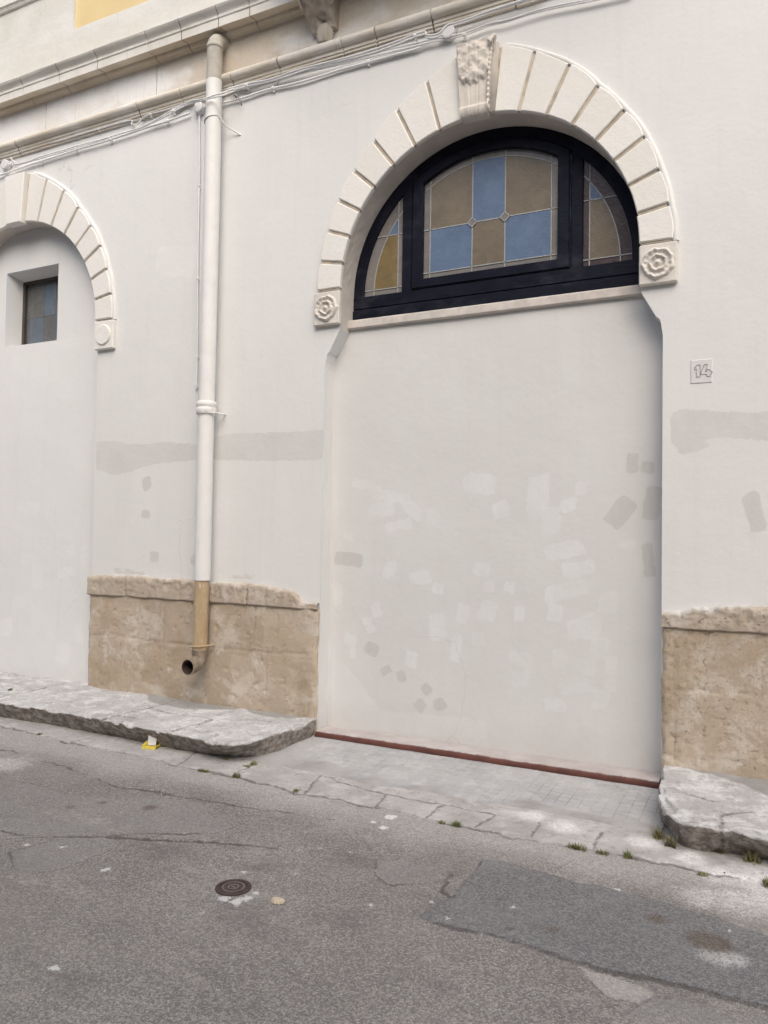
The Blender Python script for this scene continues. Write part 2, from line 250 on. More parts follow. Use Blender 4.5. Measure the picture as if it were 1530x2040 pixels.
# ---------------------------------------------------------------- materials
class N:
    def __init__(s, name, rough=.8):
        s.m = bpy.data.materials.new(name); s.m.use_nodes = True; s.t = s.m.node_tree
        s.b = s.t.nodes['Principled BSDF']; s.b.inputs['Roughness'].default_value = rough
        s.b.inputs['Specular IOR Level'].default_value = .3
        s.tc = s.t.nodes.new('ShaderNodeTexCoord'); s.geo = s.t.nodes.new('ShaderNodeNewGeometry'); s.P = s.geo.outputs['Position']
    def n(s, t): return s.t.nodes.new(t)
    def put(s, sock, v):
        if v is None: return
        if hasattr(v, 'links'): s.t.links.new(v, sock)
        elif isinstance(v, tuple) and len(v) == 3 and sock.type == 'RGBA': sock.default_value = (*v, 1)
        else: sock.default_value = v
    def attr(s, k):
        a = s.n('ShaderNodeAttribute'); a.attribute_name = k; return a.outputs['Fac']
    def math(s, op, a, b=None, c=None, clamp=False):
        q = s.n('ShaderNodeMath'); q.operation = op; q.use_clamp = clamp
        for i, v in enumerate((a, b, c)): s.put(q.inputs[i], v)
        return q.outputs[0]
    def mapv(s, scale):
        q = s.n('ShaderNodeMapping'); s.put(q.inputs['Vector'], s.P); q.inputs['Scale'].default_value = scale; return q.outputs[0]
    def noise(s, scale, detail=4, rough=.55, vec=None, dist=0):
        q = s.n('ShaderNodeTexNoise'); s.put(q.inputs['Vector'], vec or s.P)
        q.inputs['Scale'].default_value = scale; q.inputs['Detail'].default_value = detail; q.inputs['Roughness'].default_value = rough; q.inputs['Distortion'].default_value = dist
        return q.outputs['Fac']
    def vor(s, scale, out='Distance', feat='F1', vec=None):
        q = s.n('ShaderNodeTexVoronoi'); q.feature = feat; s.put(q.inputs['Vector'], vec or s.P); q.inputs['Scale'].default_value = scale
        return q.outputs[out]
    def ramp(s, f, a, b, lo=0., hi=1.):
        q = s.n('ShaderNodeMapRange'); q.interpolation_type = 'SMOOTHSTEP'; s.put(q.inputs[0], f)
        q.inputs[1].default_value = a; q.inputs[2].default_value = b; q.inputs[3].default_value = lo; q.inputs[4].default_value = hi
        return q.outputs[0]
    def mix(s, f, a, b, mode='MIX'):
        q = s.n('ShaderNodeMix'); q.data_type = 'RGBA'; q.blend_type = mode
        s.put(q.inputs[0], f); s.put(q.inputs[6], a); s.put(q.inputs[7], b); return q.outputs[2]
    def warp(s, amp, sc):
        q = s.n('ShaderNodeTexNoise'); s.put(q.inputs['Vector'], s.P); q.inputs['Scale'].default_value = sc; q.inputs['Detail'].default_value = 4
        v = s.n('ShaderNodeVectorMath'); v.operation = 'MULTIPLY_ADD'; s.put(v.inputs[0], q.outputs['Color']); v.inputs[1].default_value = (amp, amp, amp); s.put(v.inputs[2], s.P)
        return v.outputs[0]
    def edge(s, k, amp=.03, sc=14, soft=.005, detail=3):
        """mask of an encoded signed distance with a ragged edge"""
        nz = s.noise(sc, detail)
        return s.ramp(s.math('ADD', s.attr(k), s.math('MULTIPLY', s.math('SUBTRACT', nz, .5), amp)), .06-soft, .06+soft)
    def color(s, c): s.put(s.b.inputs['Base Color'], c)
    def bump(s, h, strength=.3, dist=.01):
        q = s.n('ShaderNodeBump'); q.inputs['Strength'].default_value = strength; q.inputs['Distance'].default_value = dist
        s.put(q.inputs['Height'], h); s.put(s.b.inputs['Normal'], q.outputs[0])

def m_wall(name, base, lite, dark):
    k = N(name, .85)
    big = k.ramp(k.noise(1.1, 3), .3, .7)
    c = k.mix(k.math('MULTIPLY', big, .5), base, tuple(v*.955 for v in base))
    roll = k.ramp(k.noise(2.4, 5, .65, k.mapv((1.1, 1, .8))), .45, .72)
    c = k.mix(k.math('MULTIPLY', roll, .3), c, lite)
    c = k.mix(k.math('MULTIPLY', k.edge('pq', .05, 9, .012), .45), c, lite)
    st = k.math('MULTIPLY', k.ramp(k.noise(2.6, 2), .3, .7, .3, .95), k.ramp(k.noise(34, 4, .7, k.mapv((1, 1, .35))), .25, .6, .55, 1.0))
    c = k.mix(k.math('MULTIPLY', k.edge('pl', .07, 11, .006, 6), st), c, lite)
    c = k.mix(k.math('MULTIPLY', k.edge('pd', .045, 12, .006, 6), k.ramp(k.noise(38, 4, .7, k.mapv((1, 1, .3))), .25, .6, .7, 1.0)), c, dark)
    rag = k.math('ADD', k.attr('pw'), k.math('ADD', k.math('MULTIPLY', k.math('SUBTRACT', k.noise(9, 5, .7), .5), .045), k.math('MULTIPLY', k.math('SUBTRACT', k.noise(60, 2), .5), .03)))
    c = k.mix(k.math('MULTIPLY', k.ramp(rag, .055, .065), k.math('MULTIPLY', k.ramp(k.noise(4, 4, .6), .3, .7, .6, 1.), k.ramp(k.noise(40, 4, .7, k.mapv((.35, 1, 1))), .25, .6, .7, 1.))), c, dark)
    dirt = k.math('MULTIPLY', k.ramp(k.noise(45, 4, .7), .70, .8), .25)
    c = k.mix(dirt, c, (.42, .40, .37))
    rain = k.math('MULTIPLY', k.ramp(k.noise(5, 4, .6, k.mapv((3, 1, .16))), .5, .72), .08)
    c = k.mix(rain, c, (.55, .53, .50))
    cr = k.vor(1.1, feat='DISTANCE_TO_EDGE', vec=k.warp(.25, 3))
    c = k.mix(k.math('MULTIPLY', k.math('MULTIPLY', k.ramp(cr, .0035, .001), k.ramp(k.noise(1.3, 2), .56, .66)), .35), c, (.40, .38, .36))
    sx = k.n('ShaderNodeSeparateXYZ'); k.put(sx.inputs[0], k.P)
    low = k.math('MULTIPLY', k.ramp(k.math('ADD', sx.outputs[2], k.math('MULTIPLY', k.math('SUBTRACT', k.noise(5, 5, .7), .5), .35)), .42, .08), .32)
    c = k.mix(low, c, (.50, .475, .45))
    k.color(c)
    h = k.math('ADD', k.math('MULTIPLY', k.noise(4, 5, .6), 1.5), k.math('ADD', k.math('MULTIPLY', k.noise(30, 5, .65), .3), k.math('MULTIPLY', k.noise(170, 2), .05)))
    k.bump(h, .28, .012)
    return k.m
def m_plain(name, c, rough=.6, var=.15, sc=30, bump=.15, c2=None, dist=.003):
    k = N(name, rough); f = k.ramp(k.noise(sc, 5, .6), .3, .7)
    k.color(k.mix(f, c, c2 or tuple(v*(1-var) for v in c))); k.bump(k.noise(sc*4, 3), bump, dist); return k.m
def m_lime(name, a, b, white, stain, pit=1.0, jcol=(.10, .075, .05)):
    """weathered limestone: pits, stains, lime wash, dark joints (attribute 'jn'), whitewashed rim ('wh')"""
    k = N(name, .9)
    c = k.mix(k.ramp(k.noise(2.3, 4, .6), .3, .7), a, b)
    c = k.mix(k.math('MULTIPLY', k.ramp(k.noise(4.6, 6, .68, dist=.3), .48, .62), .8), c, white)
    c = k.mix(k.math('MULTIPLY', k.ramp(k.noise(1.7, 5, .65, k.mapv((1, 1, 1.3))), .47, .66), .8), c, stain)
    fine = k.ramp(k.noise(95, 6, .75), .52, .62); pn = k.noise(30, 5, .7, k.mapv((.9, 1, 1.25)))
    reg = k.ramp(k.noise(3.1, 3), .36, .56)
    pits = k.math('MULTIPLY', k.math('MULTIPLY', k.ramp(pn, .57, .66), reg), pit)
    c = k.mix(k.math('MULTIPLY', pits, .6), c, tuple(v*.42 for v in b))
    c = k.mix(k.math('MULTIPLY', k.math('MULTIPLY', fine, k.ramp(k.noise(4.1, 3), .45, .65)), .16), c, tuple(v*.5 for v in b))
    c = k.mix(k.math('MULTIPLY', k.ramp(k.noise(120, 3), .55, .75), .12), c, tuple(v*.6 for v in b))
    c = k.mix(k.math('ABSOLUTE', k.attr('tone')), c, k.mix(k.ramp(k.attr('tone'), -.01, .01), tuple(v*.72 for v in b), tuple(min(.8, v*1.12) for v in white)))
    c = k.mix(k.edge('wh', .06, 11, .02), c, (.62, .60, .57))
    c = k.mix(k.math('MULTIPLY', k.edge('jn', .02, 30, .012), k.ramp(k.noise(7, 3), .36, .55, .3, .9)), c, jcol)
    k.color(c)
    h = k.math('SUBTRACT', k.math('ADD', k.math('MULTIPLY', k.noise(9, 5, .65), .8), k.math('MULTIPLY', k.noise(70, 4, .7), .3)), k.math('ADD', k.math('MULTIPLY', pits, 1.0), k.math('MULTIPLY', fine, .2)))
    k.bump(h, .7, .010); return k.m
def m_mould(name, a, b, white, wx=None):
    """moulding stone with lime wash; wx = (x0, x1): washed whiter towards x1"""
    k = N(name, .88)
    c = k.mix(k.ramp(k.noise(3, 5, .6), .3, .7), a, b)
    f = k.ramp(k.noise(2.2, 5, .6, k.mapv((.7, 1, 1.5))), .42, .68)
    if wx:
        sx = k.n('ShaderNodeSeparateXYZ'); k.put(sx.inputs[0], k.P)
        g = k.ramp(sx.outputs[0], wx[0], wx[1], -.35, .75)
        f = k.math('ADD', f, g, clamp=True)
    c = k.mix(f, c, white)
    drip = k.ramp(k.noise(8, 4, .6, k.mapv((4, 1, .5))), .55, .75)
    c = k.mix(k.math('MULTIPLY', drip, .22), c, tuple(v*.6 for v in b))
    spk = k.ramp(k.noise(60, 3, .6), .66, .74)
    c = k.mix(k.math('MULTIPLY', spk, .3), c, tuple(v*.4 for v in b))
    c = k.mix(k.math('MULTIPLY', k.ramp(k.attr('jn'), .4, .7), k.ramp(k.noise(9, 3), .35, .6, .15, .8)), c, (.16, .12, .085))
    k.color(c); k.bump(k.math('ADD', k.noise(14, 5, .6), k.math('MULTIPLY', k.noise(90, 3), .25)), .5, .01); return k.m

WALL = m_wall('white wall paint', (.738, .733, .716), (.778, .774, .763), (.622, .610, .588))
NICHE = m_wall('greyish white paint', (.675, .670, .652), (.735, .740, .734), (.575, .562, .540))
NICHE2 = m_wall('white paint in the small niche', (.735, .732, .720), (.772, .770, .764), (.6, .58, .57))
LIME = m_lime('tan limestone', (.535, .445, .345), (.465, .38, .287), (.66, .595, .51), (.425, .325, .222), .65)
LEDGE = m_lime('pale limestone ledge', (.53, .455, .37), (.45, .375, .295), (.62, .565, .50), (.43, .35, .265), .8)
FRIEZE = m_mould('frieze stone', (.64, .575, .49), (.57, .50, .41), (.82, .81, .79), (-3.4, -5.6))
MOULD = m_mould('string course stone', (.70, .64, .55), (.62, .555, .465), (.77, .735, .68))
CORN = m_mould('cornice stone', (.74, .715, .66), (.67, .64, .58), (.79, .77, .735))
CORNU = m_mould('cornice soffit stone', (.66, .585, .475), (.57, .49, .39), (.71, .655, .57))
CARVED = m_mould('carved corbel stone', (.44, .375, .31), (.34, .285, .23), (.50, .45, .39))
UPPER = m_mould('cream upper wall', (.67, .65, .60), (.63, .61, .555), (.71, .70, .665))
YELLOW = m_plain('yellow plaster', (.74, .59, .32), .9, .08, 3, .2)
def m_vous():
    k = N('painted voussoir stone', .85)
    b = k.attr('tone')
    c = k.mix(b, (.80, .78, .735), (.75, .725, .675))
    c = k.mix(k.math('MULTIPLY', k.ramp(k.noise(5, 5, .6), .45, .7), .6), c, (.79, .78, .765))
    c = k.mix(k.math('MULTIPLY', k.ramp(k.noise(30, 4, .7), .62, .75), .3), c, (.45, .40, .34))
    k.color(c); k.bump(k.math('ADD', k.noise(16, 5, .65), k.math('MULTIPLY', k.noise(80, 3), .3)), .5, .008); return k.m
VOUS = m_vous()
SOFFIT = m_plain('arch soffit stone', (.60, .555, .505), .9, .14, 6, .4, dist=.006)
JOINT = m_plain('ochre joint mortar', (.60, .52, .42), .9, .35, 12, .4)
ROSE = m_plain('rosette stone', (.72, .675, .62), .85, .14, 14, .4, dist=.006)
KEYM = m_plain('keystone stone', (.72, .665, .60), .85, .16, 10, .4, dist=.006)
PIPEW = m_plain('white painted pipe', (.80, .79, .765), .5, .06, 9, .12)
PIPEC = m_plain('grey cement pipe', (.52, .49, .43), .8, .22, 9, .3)
def m_tan():
    k = N('bare tan pipe', .6)
    c = k.mix(k.ramp(k.noise(14, 5, .65, k.mapv((1, 1, .22))), .35, .68), (.42, .295, .165), (.50, .39, .255))
    c = k.mix(k.math('MULTIPLY', k.ramp(k.noise(40, 4, .7, k.mapv((1, 1, .3))), .58, .68), .8), c, (.62, .55, .44))
    sx = k.n('ShaderNodeSeparateXYZ'); k.put(sx.inputs[0], k.P)
    c = k.mix(k.ramp(k.math('ADD', sx.outputs[0], k.math('MULTIPLY', k.noise(20), .02)), -4.012, -3.988, 1., 0.), c, (.47, .44, .36))
    k.color(c); k.bump(k.noise(60, 4), .3, .004); return k.m
PIPET = m_tan()
OUTLET = m_plain('grimy outlet pipe', (.33, .27, .20), .7, .4, 25, .4)
INSIDE = m_plain('dark pipe inside', (.07, .05, .04), .8, .4, 20, .3)
CABLE = m_plain('painted cable', (.84, .84, .84), .55, .08, 12, .2)
BOXM = m_plain('painted junction box', (.72, .72, .72), .5, .05, 12, .15)
METAL = m_plain('grey iron hook', (.30, .29, .27), .6, .3, 30, .3)
def m_navy():
    k = N('black navy paint', .38)
    c = k.mix(k.ramp(k.noise(5, 4), .3, .7), (.006, .007, .014), (.010, .011, .021))
    s = k.ramp(k.noise(34, 6, .75, k.mapv((.5, 1, 2.2))), .70, .73)
    c = k.mix(k.math('MULTIPLY', s, .55), c, (.30, .30, .33))
    dust = k.ramp(k.noise(3.2, 6, .7, k.mapv((1, 1, 1.8))), .52, .74)
    c = k.mix(k.math('MULTIPLY', dust, .10), c, (.20, .20, .24))
    k.color(c); k.bump(k.math('ADD', k.noise(30, 4, .6, k.mapv((.35, 1, 3))), k.math('MULTIPLY', k.noise(120, 2), .2)), .35, .005)
    k.put(k.b.inputs['Roughness'], k.ramp(k.noise(9, 3), .3, .7, .34, .6)); k.b.inputs['Specular IOR Level'].default_value = .12
    return k.m
NAVY = m_navy()
def m_glass(name, a, b, spec=.35):
    k = N(name, .16)
    c = k.mix(k.ramp(k.noise(7, 4, .6), .3, .7), a, b)
    st = k.ramp(k.noise(9, 5, .7, k.mapv((3.2, 1, .7))), .58, .72)
    c = k.mix(k.math('MULTIPLY', st, .22), c, tuple(v*.55 for v in b))
    k.color(c); k.bump(k.math('ADD', k.noise(55, 3), k.math('MULTIPLY', k.vor(70), .5)), .25, .004)
    k.put(k.b.inputs['Roughness'], k.ramp(k.noise(12, 3), .3, .7, .14, .34))
    k.b.inputs['Specular IOR Level'].default_value = spec; return k.m
G_BLUE = m_glass('blue stained glass', (.13, .185, .285), (.105, .15, .235))
G_BROWN = m_glass('brown stained glass', (.195, .163, .122), (.158, .132, .10))
G_GREY = m_glass('grey border glass', (.22, .205, .195), (.17, .16, .155))
G_AMBER = m_glass('amber stained glass', (.215, .158, .072), (.15, .115, .06))
G_PURP = m_glass('violet brown border glass', (.085, .062, .068), (.07, .055, .055))
G_MURK = m_glass('murky grey glass', (.150, .150, .142), (.12, .12, .115)); G_MURKB = m_glass('murky blue grey glass', (.140, .168, .205), (.115, .14, .172))
G_MURKL = m_plain('dim lead came', (.20, .21, .22), .5, .3, 60, .2)
LEAD = m_plain('pale lead came', (.42, .43, .43), .5, .3, 60, .2)
SILLM = m_plain('painted sill edge', (.64, .59, .54), .8, .2, 12, .4)
def m_marble():
    k = N('red marble threshold', .5)
    c = k.mix(k.ramp(k.noise(9, 5, .65), .35, .65), (.155, .062, .048), (.10, .042, .034))
    sn = k.n('ShaderNodeSeparateXYZ'); k.put(sn.inputs[0], k.geo.outputs['Normal'])
    up = k.ramp(k.math('ADD', sn.outputs[2], k.math('MULTIPLY', k.math('SUBTRACT', k.noise(12, 5, .7), .5), .5)), .66, .95)
    c = k.mix(k.math('MULTIPLY', up, k.ramp(k.noise(5, 4, .7), .3, .7, .72, .96)), c, (.56, .515, .495))
    chip = k.ramp(k.noise(38, 4, .7), .68, .72)
    c = k.mix(k.math('MULTIPLY', chip, .8), c, (.60, .56, .54))
    k.color(c); k.bump(k.noise(40, 4), .3, .004); return k.m
MARBLE = m_marble()
def m_road():
    k = N('old asphalt', .92)
    cell = k.vor(150, 'Color'); sh = k.n('ShaderNodeSeparateColor'); k.put(sh.inputs[0], cell); cv = sh.outputs[0]
    cell2 = k.vor(310, 'Color'); sh2 = k.n('ShaderNodeSeparateColor'); k.put(sh2.inputs[0], cell2)
    agg = k.math('ADD', k.math('MULTIPLY', cv, .62), k.math('MULTIPLY', sh2.outputs[1], .38))
    wear = k.noise(1.3, 5, .6)
    dk = k.mix(k.ramp(wear, .35, .68), (.165, .154, .148), (.20, .188, .178))
    lt = k.mix(k.ramp(wear, .35, .68), (.345, .325, .308), (.42, .398, .376))
    c = k.mix(k.ramp(agg, .20, .90), dk, lt)
    c = k.mix(k.math('MULTIPLY', k.ramp(agg, .80, .92), .55), c, (.56, .535, .51))
    big = k.vor(62, 'Color'); sh3 = k.n('ShaderNodeSeparateColor'); k.put(sh3.inputs[0], big)
    st = k.math('MULTIPLY', k.ramp(sh3.outputs[2], .86, .90), k.ramp(k.vor(62), .30, .22))
    c = k.mix(k.math('MULTIPLY', st, .6), c, k.mix(sh3.outputs[0], (.20, .185, .17), (.50, .47, .43)))
    drift = k.ramp(k.noise(.55, 4, .6, dist=.5), .34, .68)
    c = k.mix(k.math('MULTIPLY', drift, .30), c, (.36, .335, .305))
    blot = k.ramp(k.noise(2.7, 5, .65, k.mapv((.7, 1.2, 1))), .52, .7)
    c = k.mix(k.math('MULTIPLY', blot, .42), c, (.135, .122, .120))
    # smoother, greyer strip of newer surfacing along the gutter
    sx = k.n('ShaderNodeSeparateXYZ'); k.put(sx.inputs[0], k.P)
    yy = k.math('ADD', k.math('ADD', sx.outputs[1], k.math('MULTIPLY', sx.outputs[0], .04)), k.math('MULTIPLY', k.math('SUBTRACT', k.noise(1.7, 4), .5), .55))
    strip = k.ramp(yy, -1.62, -1.28)
    fine = k.ramp(agg, .2, .9)
    c = k.mix(k.math('MULTIPLY', strip, .85), c, k.mix(fine, (.27, .255, .247), (.42, .40, .388)))
    sm = k.mix(k.ramp(k.noise(4, 4), .3, .7), (.31, .296, .29), (.38, .364, .356))
    c = k.mix(k.math('MULTIPLY', k.math('MULTIPLY', k.edge('ml', .09, 9, .02, 6), .7), k.ramp(k.noise(6, 5, .7), .3, .6, .35, 1.)), c, k.mix(fine, (.26, .248, .243), sm))
    c = k.mix(k.edge('ms', .03, 14, .008), c, k.mix(fine, (.36, .335, .315), (.50, .47, .44)))
    pm = k.edge('mp', .03, 12, .004)
    pc = k.mix(fine, (.150, .148, .149), (.295, .291, .289))
    pc = k.mix(k.math('MULTIPLY', k.ramp(k.noise(2.2, 4), .45, .7), .35), pc, (.30, .297, .297))
    rub = k.math('MULTIPLY', k.ramp(k.noise(1.9, 6, .72, k.mapv((.55, 1.5, 1))), .55, .64), k.ramp(k.noise(38, 4, .75), .40, .62))
    c = k.mix(k.math('MULTIPLY', rub, .55), c, (.47, .44, .41))
    c = k.mix(pm, c, pc)
    # gutter flagstones
    gm = k.edge('mg', .02, 14, .004)
    gc = k.mix(k.ramp(k.noise(3.2, 5, .65), .3, .7), (.27, .257, .248), (.385, .372, .36))
    gc = k.mix(k.math('MULTIPLY', k.ramp(k.noise(24, 5, .7), .50, .66), .6), gc, (.21, .195, .185))
    gc = k.mix(k.math('MULTIPLY', k.ramp(k.noise(7, 5, .7), .52, .68), .5), gc, (.46, .45, .44))
    c = k.mix(gm, c, gc)
    c = k.mix(k.math('MULTIPLY', k.math('MULTIPLY', k.ramp(k.math('ADD', k.attr('pow'), k.math('MULTIPLY', k.math('SUBTRACT', k.noise(9, 7, .78), .5), .15)), .02, .12), k.ramp(agg, .1, .75, .35, 1.)), .75), c, (.68, .67, .66))
    c = k.mix(k.math('MULTIPLY', k.edge('mo', .05, 24, .022), k.ramp(agg, .1, .9, .9, .55)), c, (.135, .105, .080))
    c = k.mix(k.math('MULTIPLY', k.edge('ck', .018, 26, .006), .72), c, (.085, .076, .070))
    c = k.mix(k.math('MULTIPLY', k.ramp(k.math('ADD', k.attr('mw'), k.math('MULTIPLY', k.math('SUBTRACT', k.noise(70, 5, .75), .5), .085)), .062, .074), .9), c, (.66, .66, .655))
    specks = k.ramp(k.vor(15, vec=k.warp(.05, 20)), .075, .03); keep = k.ramp(k.noise(2.2, 3), .5, .62)
    c = k.mix(k.math('MULTIPLY', k.math('MULTIPLY', specks, keep), .8), c, (.58, .57, .56))
    k.color(k.mix(1.0, c, (1.43, 1.42, 1.41), 'MULTIPLY'))
    rough = k.math('SUBTRACT', 1.0, k.math('MAXIMUM', k.math('MULTIPLY', gm, .9), k.math('MULTIPLY', strip, .55)))
    h = k.math('ADD', k.math('MULTIPLY', k.math('SUBTRACT', agg, k.vor(150)), rough), k.math('MULTIPLY', k.noise(20, 5, .7), .7))
    k.bump(h, 1.0, .009); return k.m
ROAD = m_road()
def m_pave(name, tile=False):
    k = N(name, .9)
    if tile:
        br = k.n('ShaderNodeTexBrick'); br.offset = 0; br.squash = 1
        mp = k.mapv((1, 1, 1)); k.put(br.inputs['Vector'], mp)
        br.inputs['Scale'].default_value = 1; br.inputs['Brick Width'].default_value = .066; br.inputs['Row Height'].default_value = .066
        br.inputs['Mortar Size'].default_value = .0035; br.inputs['Mortar Smooth'].default_value = .35
        br.inputs['Color1'].default_value = (.37, .375, .383, 1); br.inputs['Color2'].default_value = (.45, .45, .457, 1); br.inputs['Mortar'].default_value = (.28, .28, .284, 1)
        c = br.outputs['Color']; groove = br.outputs['Fac']
        wornf = k.ramp(k.noise(2.4, 5, .65), .32, .62, .1, .92)
        c = k.mix(k.math('MULTIPLY', wornf, .92), c, (.475, .468, .460))
        c = k.mix(k.math('MULTIPLY', k.ramp(k.noise(9, 5, .65), .45, .7), .6), c, (.60, .592, .582))
        c = k.mix(k.math('MULTIPLY', k.ramp(k.noise(55, 5, .75), .52, .68), .45), c, (.27, .26, .255))
        c = k.mix(k.math('MULTIPLY', k.ramp(k.noise(5.5, 6, .72, dist=.4), .54, .70), .5), c, (.30, .287, .277))
        c = k.mix(k.ramp(k.attr('fade'), .3, .8), c, k.mix(k.ramp(k.noise(4, 5, .65), .3, .7), (.325, .31, .30), (.45, .437, .425)))
        k.color(c)
        k.bump(k.math('SUBTRACT', k.math('MULTIPLY', k.noise(30, 4), .4), k.math('MULTIPLY', groove, k.math('SUBTRACT', 1, wornf))), .5, .006)
        return k.m
    c = k.mix(k.ramp(k.noise(2.6, 5, .65), .3, .7), (.47, .455, .445), (.62, .61, .60))
    c = k.mix(k.math('MULTIPLY', k.ramp(k.noise(5.5, 6, .7, dist=.4), .46, .62), .85), c, (.78, .775, .77))
    c = k.mix(k.math('MULTIPLY', k.ramp(k.noise(7.3, 6, .7, dist=.6), .55, .66), .55), c, (.30, .285, .272))
    c = k.mix(k.math('MULTIPLY', k.ramp(k.noise(44, 6, .75), .50, .64), .5), c, (.27, .255, .245))
    c = k.mix(k.math('MULTIPLY', k.ramp(k.noise(26, 6, .75), .56, .64), .5), c, (.72, .71, .705))
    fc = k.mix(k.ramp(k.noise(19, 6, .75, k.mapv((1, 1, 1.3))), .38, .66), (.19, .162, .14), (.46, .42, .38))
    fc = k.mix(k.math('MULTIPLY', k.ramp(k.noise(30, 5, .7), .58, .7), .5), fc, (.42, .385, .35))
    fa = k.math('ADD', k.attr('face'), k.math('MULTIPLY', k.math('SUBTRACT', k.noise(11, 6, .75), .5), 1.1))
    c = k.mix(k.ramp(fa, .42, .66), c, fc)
    c = k.mix(k.math('MULTIPLY', k.edge('jn', .02, 25, .010), .85), c, (.08, .07, .06))
    c = k.mix(k.math('MULTIPLY', k.edge('mor', .05, 9, .012), .75), c, (.30, .285, .265))
    k.color(c); k.bump(k.math('ADD', k.noise(12, 6, .7), k.math('MULTIPLY', k.noise(60, 5, .75), .5)), 1.0, .014); return k.m
PAVE = m_pave('worn kerb stone'); TILE = m_pave('square ramp tiles', True)
IRON = m_plain('rusty cast iron', (.085, .058, .052), .55, .45, 40, .5)
IRONR = m_plain('worn iron ridge', (.22, .18, .17), .45, .3, 40, .4)
SHELLM = m_plain('beige shell', (.62, .52, .40), .6, .2, 60, .2)
YCARD = m_plain('yellow card', (.78, .62, .10), .6, .15, 40, .1)
WCARD = m_plain('white card', (.80, .80, .82), .6, .06, 40, .1)
GREYP = m_plain('faint grey print', (.50, .50, .56), .6, .1, 40, .1)
GRASS = m_plain('weed green', (.16, .20, .07), .7, .5, 40, .1)
DRY = m_plain('dry weed straw', (.42, .35, .18), .8, .45, 40, .1)
CHIP = m_plain('white plaster chips', (.66, .65, .63), .9, .3, 40, .3)
LEAFM = m_plain('dead dark leaf', (.12, .10, .08), .8, .4, 40, .3)
PLAQ = m_plain('painted number plate', (.70, .695, .685), .8, .06, 25, .3)
INK = m_plain('grey numeral groove', (.36, .355, .35), .9, .2, 60, .1)
GROUND = m_plain('street ground', (.17, .16, .155), .95, .3, 3, .3)
FASC2 = m_plain('ochre house render', (.55, .53, .50), .9, .2, 2, .2)
SHUT = m_plain('grey green shutter', (.12, .15, .13), .6, .2, 20, .2)

# ================================================================ the setting: ground and road
g = MB(); g.add([(-400, -400, GZ-.012), (400, -400, GZ-.012), (400, 400, GZ-.012), (-400, 400, GZ-.012)], [(0, 1, 2, 3)])
tag(g.build('ground', GROUND), kind='structure')

xs = np.concatenate([[-14, -11, -9, -8, -7.2, -6.6], np.arange(-6.2, .62, .0105), [.8, 1.2, 2, 3.5, 6]])
ys = np.concatenate([[-6.4, -5.6, -4.8, -4.2, -3.8], np.arange(-3.45, -.42, .0105), [-.3, -.1, .12]])
gx, gy = np.meshgrid(xs, ys, indexing='ij')
jx, jy = gx+.006*fbm(gx, gy, 0, 12, 3, 3), gy+.006*fbm(gx, gy, 5, 12, 3, 4)
dp = sd_poly(jx, jy, DARKPATCH); dl = minall(LOBES, jx, jy, sd_poly); dst = sd_poly(jx, jy, STRIP)
dc = minall(CRACKS, gx+.010*fbm(gx, gy, 0, 22, 3, 3), gy+.016*fbm(gx, gy, 5, 14, 3, 4), sd_line)
yc = np.interp(gx, [-14]+[p[0] for p in CRACKS[0]]+[6], [-.8]+[p[1] for p in CRACKS[0]]+[-1.2])
dg = -(gy-yc)+.014*fbm(gx, gy, 2, 12, 3, 9)
dgj = minall(GJOINTS, gx+.012*fbm(gx, gy, 1, 16, 3, 5), gy+.012*fbm(gx, gy, 3, 16, 3, 6), sd_line)
def dots(L, px, py, asp=1.0):
    d = np.full(px.shape, 9.0)
    for (a, b, r) in L: d = np.minimum(d, np.hypot((px-a)/asp, py-b)-r)
    return d
wj = .012*fbm(gx, gy, 7, 40, 2, 11)
dw = dots([(a, b, r*.72) for a, b, r in WHITES], gx, gy)+wj
do = dots(OIL, gx, gy, 1.15)
pw = np.zeros(gx.shape)
for (a, b, r) in POWDER: pw = np.maximum(pw, np.clip(1.35-np.hypot(gx-a, gy-b)/(r*1.25), 0, 1)**1.3*.1)
zz = GZ+.006*fbm(gx, gy, 0, 1.4, 3, 1)+.0016*fbm(gx, gy, 0, 24, 2, 2)
zz += .010*np.clip(-dp/.010+.5, 0, 1)+.004*np.clip(-dl/.02+.5, 0, 1)+.005*np.clip(-dg/.02+.5, 0, 1)
ckw = .55+.45*np.clip(fbm(gx, gy, 0, 3, 2, 8)*2, -1, 1)
zz -= .011*np.exp(-(dc/.013)**2)*ckw+.007*np.exp(-(dgj/.010)**2)
zz += .004*np.clip(pw/.1, 0, 1)*fbm(gx, gy, 0, 30, 3, 12)
edgy = np.clip((np.minimum(gx+6.3, .7-gx))/.2, 0, 1)*np.clip((gy+3.6)/.2, 0, 1)
zz = GZ+(zz-GZ)*edgy*np.clip((np.hypot(gx-MANHOLE[0], gy-MANHOLE[1])-.08)/.06, 0, 1)
rim = np.abs(dp)-.0085*np.clip(fbm(gx, gy, 3, 2.3, 3, 14)+.62, 0, 1)
riml = np.minimum(np.abs(dl), 9)-.008*np.clip(fbm(gx, gy, 4, 2.6, 3, 15)-.05, 0, 1)
ck = np.maximum(np.maximum(enc(dc-.012*ckw), enc(dgj-.007)), np.maximum(enc(rim), enc(riml)))
V = np.stack([gx, gy, zz], -1).reshape(-1, 3)
tag(obj('road', V, gridf(len(xs), len(ys)), ROAD, smooth=True, attrs={'mp': enc(dp), 'ml': enc(dl), 'ms': enc(dst), 'mg': enc(dg), 'mw': enc(dw), 'mo': enc(do), 'pow': pw, 'ck': ck}), kind='structure')

